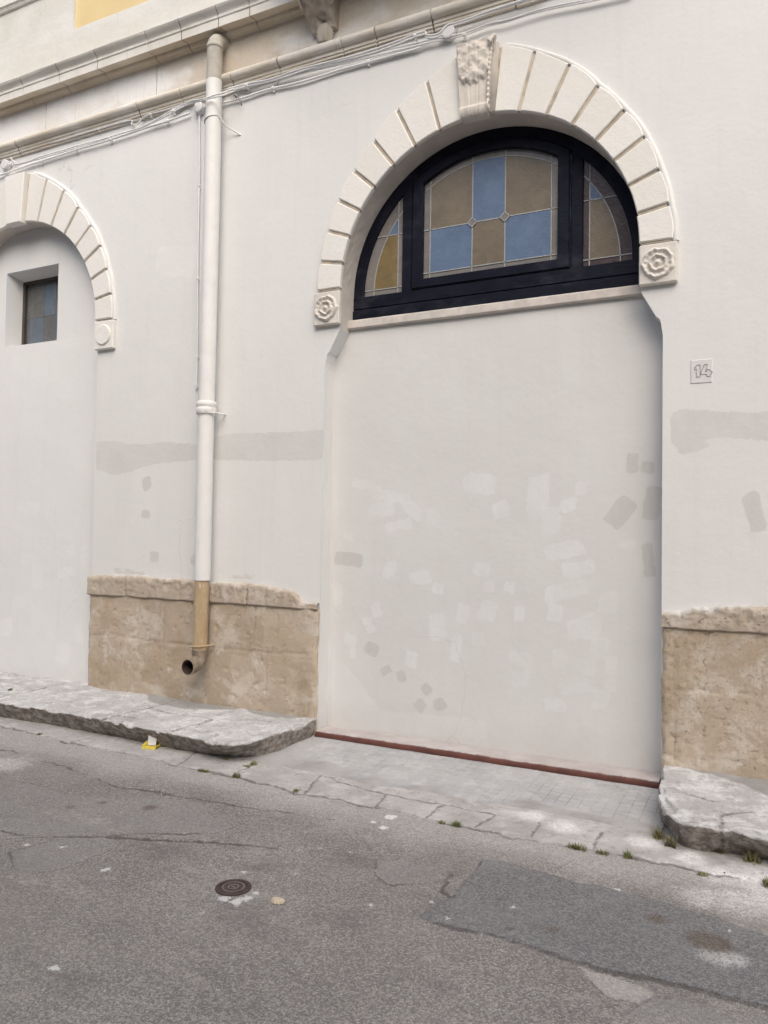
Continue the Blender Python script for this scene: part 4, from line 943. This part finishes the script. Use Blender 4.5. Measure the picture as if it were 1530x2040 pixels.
for a, b in (((bx0, 3.425), (bx0, CZ+math.sqrt(.913**2-(bx0-CX1)**2))), ((bx1, 3.425), (bx1, CZ+math.sqrt(.913**2-(bx1-CX1)**2))), ((gl, bz0), (gr, bz0)), ((gl, hz), (gr, hz)),
             ((v1, 3.425), (v1, CZ+.905)), ((v2, 3.425), (v2, CZ+.905))): came(pane, a, b, GY-.002)
ar = arcpts(.872, gl+.01, gr-.01, 40)
for a, b in zip(ar[:-1], ar[1:]): came(pane, a, b, GY-.002, .003)
for vx in (v1, v2):
    d = .034
    pane.flat([(vx-d, hz), (vx, hz-d), (vx+d, hz), (vx, hz+d)], GY-.0065, 0)
    for a, b in (((vx-d, hz), (vx, hz-d)), ((vx, hz-d), (vx+d, hz)), ((vx+d, hz), (vx, hz+d)), ((vx, hz+d), (vx-d, hz))): came(pane, a, b, GY-.0065)
pane.build('stained_pane', [G_GREY, G_BLUE, G_BROWN, LEAD], WN)
for s in (-1, 1):
    pm = MB(); e = CX1+s*.660
    def sidepoly(r, inset, zb):
        xa = CX1+s*(.660+inset); zt = CZ+math.sqrt(r*r-(.660+inset)**2)
        a1 = math.asin((zb-CZ)/r); a0 = math.acos((.660+inset)/r)
        arc = [(CX1+s*r*math.cos(a), CZ+r*math.sin(a)) for a in np.linspace(a1, a0, 24)]
        P = [(xa, zb)]+arc
        return P if s > 0 else P[::-1]
    pm.flat(sidepoly(.99, 0, 3.346), GY, 0)
    ip = sidepoly(.905, .045, 3.400)
    top = clip_z(ip, 3.80, False); bot = clip_z(ip, 3.80, True)
    pm.flat(top, GY-.002, 1); pm.flat(bot, GY-.002, 2)
    xi = CX1+s*.705
    came(pm, (xi, 3.345), (xi, CZ+math.sqrt(.985**2-.705**2)), GY-.002); came(pm, (e, 3.40), (CX1+s*.98, 3.40), GY-.002); came(pm, (e, 3.80), (CX1+s*.885, 3.80), GY-.002)
    aa = np.linspace(-.02, math.acos(.665/.905), 22)
    for a, b in zip(aa[:-1], aa[1:]): came(pm, (CX1+s*.905*math.cos(a), CZ+.905*math.sin(a)), (CX1+s*.905*math.cos(b), CZ+.905*math.sin(b)), GY-.002)
    pm.build('stained_pane', [G_PURP if s > 0 else G_GREY, G_BLUE, G_AMBER if s < 0 else G_BROWN, LEAD], WN)
sl = MB(); sl.box(CX1-1.075, CX1+1.10, .105, .24, 3.090, 3.156, .008)
sl.build('window_sill', SILLM, B)

# red marble threshold with a bullnose
nx = 160; prof = [(.16, .110), (.05, .113), (-.018, .114), (-.040, .110), (-.052, .098), (-.053, .076), (-.046, .060), (-.028, .052), (.03, .051)]
X = np.linspace(CX1-JW+.004, CX1+JW-.004, nx); A = np.array([[(x, y+.002*vn(x*6, y*9, 0, 4)+.0015*vn(x*40, y*30, 1, 4), z+.0015*vn(x*7, 2, y*20, 5)) for x in X] for (y, z) in prof])
obj('threshold', A.reshape(-1, 3), gridf(len(prof), nx, flip=False), MARBLE, B, True)

# mouldings, swept along the front
def sweep(name, prof, x0, x1, mat, joints, seed, jw=.006, mats=None, seg_m=None, amp=.003):
    X = set(np.round(np.arange(x0, x1, .07), 4).tolist()+[x0, x1])
    for j in joints:
        if x0 < j < x1: X |= {j-jw*1.6, j-jw*.6, j+jw*.6, j+jw*1.6}
    X = np.array(sorted(X)); rows = []
    jn = np.array([1.0 if any(abs(x-j) < jw for j in joints) else 0.0 for x in X])
    for (y, z) in prof:
        n1 = amp*fbm(X, y*3, z*3, 5, 3, seed)
        rows.append(np.c_[X, y+n1+jn*.007, z+n1*.7])
    A = np.array(rows); F = gridf(len(prof), len(X), flip=True)
    mi = None
    if seg_m: mi = [seg_m[i] for i in range(len(prof)-1) for _ in range(len(X)-1)]
    mb = MB(); mb.add(A.reshape(-1, 3), F); 
    if mi: mb.M = mi
    # close the ends
    for e in (0, -1):
        c = A[:, e, :]; mb.add(np.concatenate([c, np.c_[c[:, 0], np.full(len(c), .05), c[:, 2]]]), [((i, i+1, len(c)+i+1, len(c)+i) if e == 0 else (i, len(c)+i, len(c)+i+1, i+1)) for i in range(len(c)-1)])
    jj = np.r_[np.tile(jn, len(prof)), np.zeros(len(mb.V)-A.shape[0]*A.shape[1])]
    return mb.build(name, mats or [mat], B, smooth=False, attrs={'jn': jj})
tor = [(-.056-.036*math.sin(a), 5.199-.034*math.cos(a)) for a in np.linspace(0, math.pi, 12)]
strp = [(.02, 5.098), (-.022, 5.100), (-.024, 5.116), (-.036, 5.118), (-.038, 5.134), (-.046, 5.137), (-.048, 5.163)]+tor+[(-.01, 5.250), (.02, 5.252)]
sweep('string_course', strp, -13, 5, MOULD, STR_J+[-1.5, -.7, -7.4], 3)
frz = [(.0, 5.23), (-.004, 5.33), (-.004, 5.45), (-.002, 5.62)]
sweep('frieze', frz, -13, 5, FRIEZE, FRZ_J+[-7.4], 6, .0035, amp=.0015)
cv = [(-.004-.016*(1-math.cos(a)), 5.540+.014*math.sin(a)) for a in np.linspace(0, math.pi/2, 4)]+[(-.024, 5.552)]+[(-.026-.030*math.sin(a), 5.556+.030*(1-math.cos(a))) for a in np.linspace(0, math.pi/2, 5)]
cor = cv+[(-.060, 5.589), (-.130, 5.574), (-.148, 5.570), (-.150, 5.634), (-.158, 5.640), (-.159, 5.654), (-.154, 5.662)]
cor += [(-.156-.040*math.sin(a)**2, 5.664+.046*a/(math.pi/2)) for a in np.linspace(0, math.pi/2, 8)]+[(-.199, 5.712), (-.199, 5.722), (-.10, 5.730), (0.02, 5.752)]
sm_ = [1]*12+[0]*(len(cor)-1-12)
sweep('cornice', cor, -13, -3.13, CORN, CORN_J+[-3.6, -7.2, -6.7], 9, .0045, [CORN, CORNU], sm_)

# the floor above: cream wall, recessed yellow panel, sill moulding
up = MB()
yx0, yx1, yz0 = -5.705, -3.4, 6.147
for (a, b, c, d) in ((-13, yx0, 5.735, 9.5), (yx0, yx1, 5.735, yz0), (yx1, 5, 5.735, 9.5)):
    up.add([(a, 0, c), (b, 0, c), (b, 0, d), (a, 0, d)], [(0, 1, 2, 3)])
for q in ([(yx0, 0, yz0), (yx0, .05, yz0), (yx0, .05, 9.5), (yx0, 0, 9.5)], [(yx0, 0, yz0), (yx1, 0, yz0), (yx1, .05, yz0), (yx0, .05, yz0)], [(yx1, .05, yz0), (yx1, 0, yz0), (yx1, 0, 9.5), (yx1, .05, 9.5)]): up.add(q, [(0, 1, 2, 3)])
up.build('upper_wall', UPPER, B, attrs={'jn': [0]*len(up.V)})
yp = MB(); yp.add([(yx0-.01, .03, yz0-.01), (yx1+.01, .03, yz0-.01), (yx1+.01, .03, 9.5), (yx0-.01, .03, 9.5)], [(0, 1, 2, 3)])
yp.build('yellow_panel', YELLOW, B)
sweep('upper_sill', [(.01, 6.57), (-.02, 6.575), (-.032, 6.605), (-.045, 6.61), (-.045, 6.655), (.01, 6.665)], -9, -5.80, CORN, [], 12)

# balcony slab above the door, on carved console brackets
bs = MB(); bs.box(-3.20, -.31, -.62, .02, 5.785, 5.95, .015); bs.box(-3.16, -.35, -.57, .02, 5.745, 5.784, .01)
bal = bs.build('balcony', CARVED, B, attrs={'jn': [0]*len(bs.V)})
def corbel(xc):
    hw = .108; prof = []
    n = 60
    for i in range(n):
        t = i/(n-1)                                   # bottom to top: knob foot, belly, shoulder
        z = 5.345+t*.40
        y = -.055-.20*math.sin(min(t*1.25, 1)*math.pi/2)-.20*t**2.2
        prof.append((y, z))
    V = []; nx = 26
    for i, (y, z) in enumerate(prof):
        for j in range(nx):
            u = -1+2*j/(nx-1); rnd = .02*abs(u)**6
            x = xc+u*hw*(1+.08*i/n)
            d = .014*fbm(x, y, z, 26, 3, 4)-.03*max(0, vn(x*42, y*42, z*42, 9)-.45)
            V.append((x, y+rnd-d, z+.010*(1-u*u)*(-1 if i < 4 else 0)))
    mb = MB(); mb.add(V, gridf(n, nx, flip=True))
    for s in (0, nx-1):
        c = [V[i*nx+s] for i in range(n)]; mb.add(c+[(q[0], .0, q[2]) for q in c], [((i, n+i, n+i+1, i+1) if s else (i, i+1, n+i+1, n+i)) for i in range(n-1)])
    mb.add(V[:nx]+[(q[0], 0, q[2]) for q in V[:nx]], [(i, i+1, nx+i+1, nx+i) for i in range(nx-1)])
    for s in (-1, 1):                                 # volute scroll on each cheek
        sp = [(xc+s*hw*1.04, -.15+(.13*(1-t*.75))*math.cos(t*7.5+1.0)*.85, 5.55+(.15*(1-t*.75))*math.sin(t*7.5+1.0)) for t in np.linspace(0, 1, 50)]
        mb.tube(sp, .011, 8)
    fV = []; nf = 30
    for i in range(16):                               # leafy knob foot
        t = i/15; z = 5.232+t*.135; r = .062*(.75+.35*math.sin(t*math.pi))
        for j in range(nf):
            a = 2*math.pi*j/nf; rr = r*(1+.16*math.cos(6*a)*(1-t))
            fV.append((xc+.018+rr*math.cos(a), -.052+rr*.8*math.sin(a), z))
    mb.add(fV, [(i*nf+j, i*nf+(j+1) % nf, (i+1)*nf+(j+1) % nf, (i+1)*nf+j) for i in range(15) for j in range(nf)]+[tuple(range(nf))[::-1]])
    return mb.build('corbel', CARVED, bal, smooth=True, attrs={'jn': [0]*len(mb.V)})
corbel(-2.986); corbel(-.519)

# ================================================================ downpipe
D = empty('downpipe', (-3.97, -.1, .5), 'white painted downpipe between the two arches, bare tan pipe and open outlet at its foot', 'downpipe')
PX, PY, PR = -3.968, -.105, .0635
def bent(pts, k=10):
    return pts
m = MB(); m.tube([(PX, PY, 1.17), (PX, PY, 1.6), (PX, PY, 2.2), (PX+.004, PY, 3), (PX+.006, PY, 4), (PX+.004, PY, 5.165)], PR, 28); m.build('painted_pipe', PIPEW, D, True)
m = MB()
elb = [(PX+.004, PY, 5.160), (PX+.004, PY, 5.43)]+[(PX+.004, PY+.095*(1-math.cos(a)), 5.43+.095*math.sin(a)) for a in np.linspace(.15, math.pi/2, 10)]+[(PX+.004, .05, 5.525)]
m.tube(elb, [PR-.0015]*2+[PR+.001]*11, 28)
m.tube([(PX+.004, PY, z) for z in (5.425, 5.428, 5.455, 5.458)], [PR, PR+.004, PR+.004, PR], 28)
m.build('cement_elbow', PIPEC, D, True)
m = MB(); m.tube([(PX, PY, z) for z in (2.475, 2.482, 2.53, 2.535, 2.542, 2.575, 2.582)], [PR+.004, PR+.014, PR+.016, PR+.009, PR+.016, PR+.017, PR+.005], 28)
m.tube([(PX+.02, PY-.072, 2.487), (PX+.10, PY-.01, 2.487), (PX+.11, .0, 2.487)], .007, 8); m.tube([(PX+.088, PY-.02, 2.48), (PX+.088, PY-.02, 2.535)], .008, 8)
m.build('pipe_collar', PIPEW, D, True)
m = MB()
arc = [(PX+(PR+.004)*math.cos(a), PY-(PR+.004)*math.sin(a), 4.865-.035*(1-math.cos(a))*.5+.0) for a in np.linspace(math.pi, .25, 18)]
m.tube(arc+[(PX+.10, PY+.04, 4.80), (PX+.20, .0, 4.735)], .0058, 8); m.build('pipe_bracket', PIPEW, D, True)
m = MB(); m.tube([(PX-.004, PY, 1.172), (PX-.004, PY, .9), (PX-.008, PY, .60)], PR-.0065, 28); m.build('bare_pipe', PIPET, D, True)
m = MB(); m.tube([(PX-.105, -.045, .650), (PX-.06, PY-.058, .652), (PX+.03, PY-.064, .658), (PX+.085, -.045, .662)], .007, 8); m.build('pipe_strap', PIPET, D, True)
m = MB()
el = [(PX-.008, PY, .625)]+[(PX-.008, PY-.085*(1-math.cos(a)), .585-.075*math.sin(a)) for a in np.linspace(0, math.pi/2, 9)]+[(PX-.009, PY-.13, .508)]
m.tube(el, [.062, .061]+[.058]*8+[.058], 28, cap=False)
nl = 32; lp = [(.0585, -.105, 0), (.0625, -.113, 0), (.0625, -.136, 0), (.0605, -.139, 0), (.0555, -.139, 0), (.0545, -.135, 1), (.053, -.09, 1), (.050, -.03, 1), (.001, .0, 1)]
LV = [(PX-.009+r*math.cos(2*math.pi*q/nl), PY+dy, .508+(.006 if dy > -.05 else 0)+r*math.sin(2*math.pi*q/nl)) for r, dy, _ in lp for q in range(nl)]
for i in range(len(lp)-1):
    m.add(LV[i*nl:(i+2)*nl], [(q, (q+1) % nl, nl+(q+1) % nl, nl+q) for q in range(nl)], lp[i+1][2])
m.build('outlet_elbow', [OUTLET, INSIDE], D, True)

# ================================================================ cables, boxes, hook
def smooth_pts(pts, k=6):
    P = [Vector(p) for p in pts]; out = []
    for i in range(len(P)-1):
        p0, p1, p2, p3 = P[max(i-1, 0)], P[i], P[i+1], P[min(i+2, len(P)-1)]
        for t in range(k):
            u = t/k
            out.append(.5*((2*p1)+(p2-p0)*u+(2*p0-5*p1+4*p2-p3)*u*u+(3*p1-p0-3*p2+p3)*u**3))
    out.append(P[-1]); return out
def cable(name, key, r, label, cat, clips, strands=1, group=None):
    pts = smooth_pts(CABLES[key]); y = sum(p[1] for p in CABLES[key])/len(CABLES[key])
    p0 = pts[len(pts)//2]
    e = empty(name, (p0.x, p0.y, p0.z), label, cat, group)
    m = MB()
    for s in range(strands):
        off = Vector((0, -.006*(s % 2), (s-(strands-1)/2)*r*1.9))
        m.tube([p+off+Vector((0, .003*vn(p.x*5, s, 0, 3), .004*vn(p.x*4, s, 1, 3))) for p in pts], r, 8)
    m.build('cable_run', CABLE, e, True)
    n = len(pts)
    for f in clips:
        p = pts[int(f*(n-1))]; q = pts[min(int(f*(n-1))+1, n-1)]; t = (q-p).normalized()
        c = MB(); R2 = r*(1.5+.9*(strands-1)); c.tube([p-t*.011, p-t*.009, p+t*.009, p+t*.011], [R2*.8, R2*1.12, R2*1.12, R2*.8], 10)
        c.box(p.x-.006, p.x+.006, min(p.y, -.004), 0.004, p.z-.012-R2, p.z-R2+.006, .002)
        c.build('cable_clip', CABLE, e)
    return e
cable('conduit', 'A', .0092, 'thick white conduit, lowest line over the small arch, ending at the box beside the downpipe', 'conduit', [.26, .4, .6, .84])
cable('conduit', 'D', .0092, 'white conduit starting behind the downpipe and running towards the keystone, lowest line there', 'conduit', [.38, .8])
cable('cable', 'B', .0062, 'thin white cable tucked under the string course above the small arch, dipping in one loop', 'cable', [.28, .78])
cable('cable', 'C', .006, 'paired white cables that cross in front of the downpipe and run on towards the keystone', 'cable', [.3, .58, .8], 2)
cable('cable', 'E', .0065, 'paired white cable looping over the round box beside the carved keystone', 'cable', [.06, .35], 2)
cable('drop_conduit', 'F', .007, 'thin vertical conduit hanging down the wall beside the downpipe, end left open', 'conduit', [.33, .58, .82, .99])
labels = ['round white junction box on top of the thin drop conduit beside the downpipe', 'round white junction box on the wall above the smaller arch', 'round white junction box between the cables beside the carved keystone']
for (x, y, z), lab, r in zip(BOXES, labels, (.045, .048, .050)):
    e = empty('junction_box', (x, 0, z), lab, 'junction box', 'round junction boxes along the cables')
    m = MB(); m.tube([(x, .004, z), (x, -.038, z), (x, -.044, z)], [r, r, r-.004], 28); m.tube([(x-r*1.25, -.02, z), (x+r*1.25, -.02, z)], .012, 8)
    m.build('box_body', BOXM, e, False)
    m = MB(); m.tube([(x, -.0435, z), (x, -.052, z), (x, -.056, z)], [r-.002, r-.002, r-.010], 28); m.build('lid', BOXM, e, False)
m = MB(); m.tube(smooth_pts([(-3.82, .004, 5.055), (-3.81, -.05, 5.05), (-3.765, -.055, 5.02), (-3.74, -.05, 4.975), (-3.742, -.03, 4.955)]), .0055, 8)
tag(m.build('wall_hook', METAL, smooth=True, loc=(-3.81, 0, 5.05)), 'small iron hook sticking out below the cables, between the downpipe and the big arch', 'hook')

# ================================================================ house number
x0, x1, z0, z1 = -.399, -.280, 2.480, 2.621
m = MB(); m.box(x0, x1, -.0045, .006, z0, z1, .003)
np_ = m.build('house_number', PLAQ, loc=((x0+x1)/2, 0, z0)); tag(np_, 'small square house number plate 14 painted over, on the white wall', 'number plate')
def numeral(pts, ox, oz, h):
    m = MB(); P = [(ox+a*h, -.0055, oz+b*h) for a, b in pts]; P.append(P[0])
    for a, b in zip(P[:-1], P[1:]): m.tube([a, b], .0021, 6)
    m.build('numeral', INK, np_)
numeral([(0, .74), (.24, 1), (.46, 1), (.46, 0), (.18, 0), (.18, .68), (.06, .62)], x0+.020, z0+.037, .072)
numeral([(.26, 1), (.50, 1), (.32, .42), (.46, .42), (.46, .60), (.70, .52), (.72, .40), (.86, .38), (.80, .18), (.70, .18), (.70, 0), (.44, 0), (.44, .18), (0, .18), (0, .36)], x0+.058, z0+.037, .072)

# ================================================================ things in the street
mx, my = MANHOLE
e = empty('valve_cover', (mx, my, GZ), 'small round rusty iron valve cover set in the asphalt', 'valve cover')
m = MB(); mr = MB()
pr = [(.0, .010), (.016, .010), (.018, .013), (.024, .013), (.026, .009), (.040, .009), (.042, .013), (.047, .013), (.049, .009), (.056, .009), (.0575, .004), (.060, .004), (.0615, .011), (.076, .010), (.078, -.004)]
n = 56
for i in range(len(pr)-1):
    V = [(mx+r*math.cos(2*math.pi*j/n), my+r*math.sin(2*math.pi*j/n), GZ+.002+(h-.010)*.6+(.002 if r < .077 else -.01)) for r, h in (pr[i], pr[i+1]) for j in range(n)]
    (m if i < 10 else mr).add(V, [(j, n+j, n+(j+1) % n, (j+1) % n) for j in range(n)], 1 if pr[i][1] > .0105 and pr[i+1][1] > .0105 else 0)
m.box(mx-.011, mx+.011, my-.004, my+.004, GZ+.001, GZ+.0065, .002, 1)
m.build('lid', [IRON, IRONR], e); mr.build('rim', [IRON, IRONR], e)
sx_, sy_ = SHELL
m = MB(); V = []; nr_, na = 10, 60
for i in range(nr_):
    t = i/(nr_-1)
    for j in range(na):
        a = 2*math.pi*j/na; rib = math.cos(a*11)*(1 if math.sin(a) < .5 else .2)
        r = .030*t*(1+.06*rib)
        V.append((sx_+r*math.cos(a), sy_+r*math.sin(a)*.8, GZ+.002+.016*math.sqrt(max(0, 1-t*t))+.0028*rib*t))
m.add(V, [(i*na+j, (i+1)*na+j, (i+1)*na+(j+1) % na, i*na+(j+1) % na) for i in range(nr_-1) for j in range(na)])
tag(m.build('shell', SHELLM, smooth=True, loc=(sx_, sy_, GZ)), 'beige fan shaped shell lying on the asphalt right of the iron valve cover', 'shell')
cx_, cy_ = CARD[0], CARD[1]-.005
m = MB(); a = R_(12)
def rp(u, v, z): return (cx_+u*math.cos(a)-v*math.sin(a), cy_+u*math.sin(a)+v*math.cos(a), GZ+z)
def slab(mb, q, th, mat=0):
    nrm = (Vector(q[1])-Vector(q[0])).cross(Vector(q[3])-Vector(q[0])).normalized()*th
    V = [Vector(p) for p in q]+[Vector(p)-nrm for p in q]
    mb.add(V, [(0, 1, 2, 3), (7, 6, 5, 4), (0, 4, 5, 1), (1, 5, 6, 2), (2, 6, 7, 3), (3, 7, 4, 0)], mat)
slab(m, [rp(-.052, -.03, .014), rp(.052, -.03, .014), rp(.052, .03, .020), rp(-.052, .03, .020)], .002)
slab(m, [rp(-.052, -.0315, .002), rp(.052, -.0315, .002), rp(.052, -.031, .0145), rp(-.052, -.031, .0145)], .001)
slab(m, [rp(.051, -.028, .016), rp(.054, .026, .016), rp(.055, .026, .034), rp(.052, -.028, .026)], .001)
slab(m, [rp(-.052, -.028, .016), rp(-.030, .030, .030), rp(-.050, .030, .048), rp(-.054, -.028, .026)], .001)
tag(m.build('card_tray', YCARD, loc=(cx_, cy_, GZ)), 'yellow folded card scrap lying by the kerb', 'card')
m = MB(); slab(m, [rp(-.030, .005, .021), rp(.033, .003, .023), rp(.034, .016, .086), rp(-.034, .018, .084)], .0015)
slab(m, [rp(.014, .0128, .066), rp(.024, .0126, .066), rp(.0245, .0153, .079), rp(.0145, .0155, .079)], .0004, 1)
tag(m.build('paper_scrap', [WCARD, GREYP], loc=(cx_, cy_, GZ+.02)), 'square white paper standing on the yellow card by the kerb', 'paper')

# weeds
def weed(x, y, wd, h, kind, label, z=GZ, seed=0):
    rnd = random.Random(seed*31+5); m = MB()
    nb = int(60+wd*800)
    for b in range(nb):
        bx, by = x+max(-1.6, min(1.6, rnd.gauss(0, 1)))*wd*.26, y+rnd.gauss(0, .010)
        a = rnd.uniform(0, 6.28); L = h*rnd.uniform(.45, 1.15); lean = rnd.uniform(.15, 1.0); ww = rnd.uniform(.0018, .0038)
        d = Vector((math.cos(a), math.sin(a), 0)); s = Vector((-d.y, d.x, 0))*ww
        P = []
        for t in (0, .35, .7, 1):
            p = Vector((bx, by, z-.004))+d*L*lean*t*t*.9+Vector((0, 0, L*(t-.35*lean*t*t)))
            k = 1-t*.92; P += [p-s*k, p+s*k]
        m.add(P, [(0, 1, 3, 2), (2, 3, 5, 4), (4, 5, 7, 6)], 1 if rnd.random() < (.65 if kind else .22) else 0)
    return tag(m.build('weed_tuft', [GRASS, DRY], loc=(x, y, z)), label, 'weed', 'weeds in the gutter joints')
WL = ['broad low weed patch under the long kerb, farther from the ramp than the yellow card', 'small green tuft at the kerb foot between yellow card and rounded kerb corner', 'yellowish tuft on the flagstone in front of the rounded kerb corner', 'low dry tuft directly beside the yellowish one by the kerb corner', 'green tuft in the gutter joint below the rounded kerb corner', 'thin creeping weed in the gutter joint below the yellow card', 'sparse weed in the joint between rounded kerb corner and tiled ramp', 'bright green tuft in the joint below the middle of the tiled ramp', 'low weed touching the bright green tuft below the middle of the ramp',
      'widest weed in the joint below the ramp, first of three in a row', 'low creeping weed, middle one of three in a row below the ramp', 'upright green tuft, last of three in a row below the ramp', 'tall yellow grass against the side of the rough kerb stone at the ramp end', 'second tall yellow grass clump, at the front corner of the rough kerb stone', 'narrow green weed growing in the crack of the rough kerb stone face', 'dry brown grass under the rough kerb stone front', 'tiny weed in the gutter just below the broad weed patch', 'small green weed in the white dust below the rough kerb stone', 'dry weed fringe at the foot of the rounded kerb corner', 'withered weed in the dusty joint in front of the rough kerb stone']
for i, (x, y, wd, h, k) in enumerate(WEEDS):
    weed(x, y, wd*.8, h*.68, k, WL[i], GZ+.002, i)
for (x, y) in TINYWEED: weed(x, y, .03, .02, 0, 'tiny weed sprouting on top of the kerb slab below the small arch', .20, 77)

# plaster chips and grit scattered along the gutter and road
rnd = random.Random(11); m = MB()
def chip(x, y, r, z):
    n = 5; a0 = rnd.uniform(0, 6.28); P = [(x+r*rnd.uniform(.5, 1)*math.cos(a0+6.28*j/n), y+r*rnd.uniform(.5, 1)*math.sin(a0+6.28*j/n)) for j in range(n)]; h = r*rnd.uniform(.3, .8)
    m.add([(p[0], p[1], z-.002) for p in P]+[(x+(p[0]-x)*.6, y+(p[1]-y)*.6, z+h) for p in P], [(j, (j+1) % n, n+(j+1) % n, n+j) for j in range(n)]+[tuple(range(n, 2*n))], 0 if rnd.random() < .8 else 1)
for _ in range(260):
    x = rnd.uniform(-5.5, .35); y = -rnd.triangular(.8, 3.2, 1.3)
    chip(x, y, rnd.choice((.0015, .002, .002, .003, .004)), GZ+.003)
for _ in range(150):
    x = rnd.uniform(-2.85, -.46); chip(x, -rnd.uniform(0, .6)**1.0, rnd.choice((.0015, .002, .003)), .064)
for _ in range(160): chip(rnd.uniform(-5.8, -2.95), -rnd.uniform(.05, .72), rnd.choice((.002, .003, .004)), .200)
for _ in range(60): chip(rnd.uniform(-.3, .2), -rnd.uniform(1.0, 1.35), rnd.choice((.003, .004, .007)), GZ+.006)
tag(m.build('debris', [CHIP, LEAFM], loc=(-2.5, -1, GZ)), 'white plaster chips and grit scattered over gutter and road', 'debris', kind='stuff')
lx, ly = LEAF
m = MB(); V = []
for i in range(9):
    t = i/8
    for j in range(5):
        u = (j-2)/2; V.append((lx+(t-.5)*.05, ly+.010*math.sin(t*3)+u*.008*math.sin(math.pi*min(t+.06, 1)), GZ+.012+.014*u*u+.006*math.sin(t*5)))
m.add(V, gridf(9, 5)); tag(m.build('dead_leaf', LEAFM, smooth=True, loc=(lx, ly, GZ)), 'curled dead dark leaf in the gutter beside the tall yellow grass', 'leaf')

# ================================================================ unseen house across the street, added to shade and tint the scene
H = empty('house', (-2, -11.2, GZ), 'unseen two storey house across the street, added for its shade, with grey green shutters', 'house')
hb = MB(); hb.box(-16, 12, -17, -11.2, GZ-.01, 8.6, .02); hb.build('wall', FASC2, H)
hb = MB(); hb.box(-16.2, 12.2, -17.2, -10.9, 8.602, 8.9, .04); hb.build('cornice', CORN, H, attrs={'jn': [0]*len(hb.V)})
for x in np.arange(-14, 11, 3.1):
    for z in (1.0, 5.0):
        hb = MB(); hb.box(x-.55, x+.55, -11.199, -11.12, z, z+2.1, .01); hb.build('shutter', SHUT, H)
        hb = MB(); hb.box(x-.7, x+.7, -11.199, -11.02, z-.14, z-.004, .01); hb.build('window_sill', CORN, H, attrs={'jn': [0]*len(hb.V)})
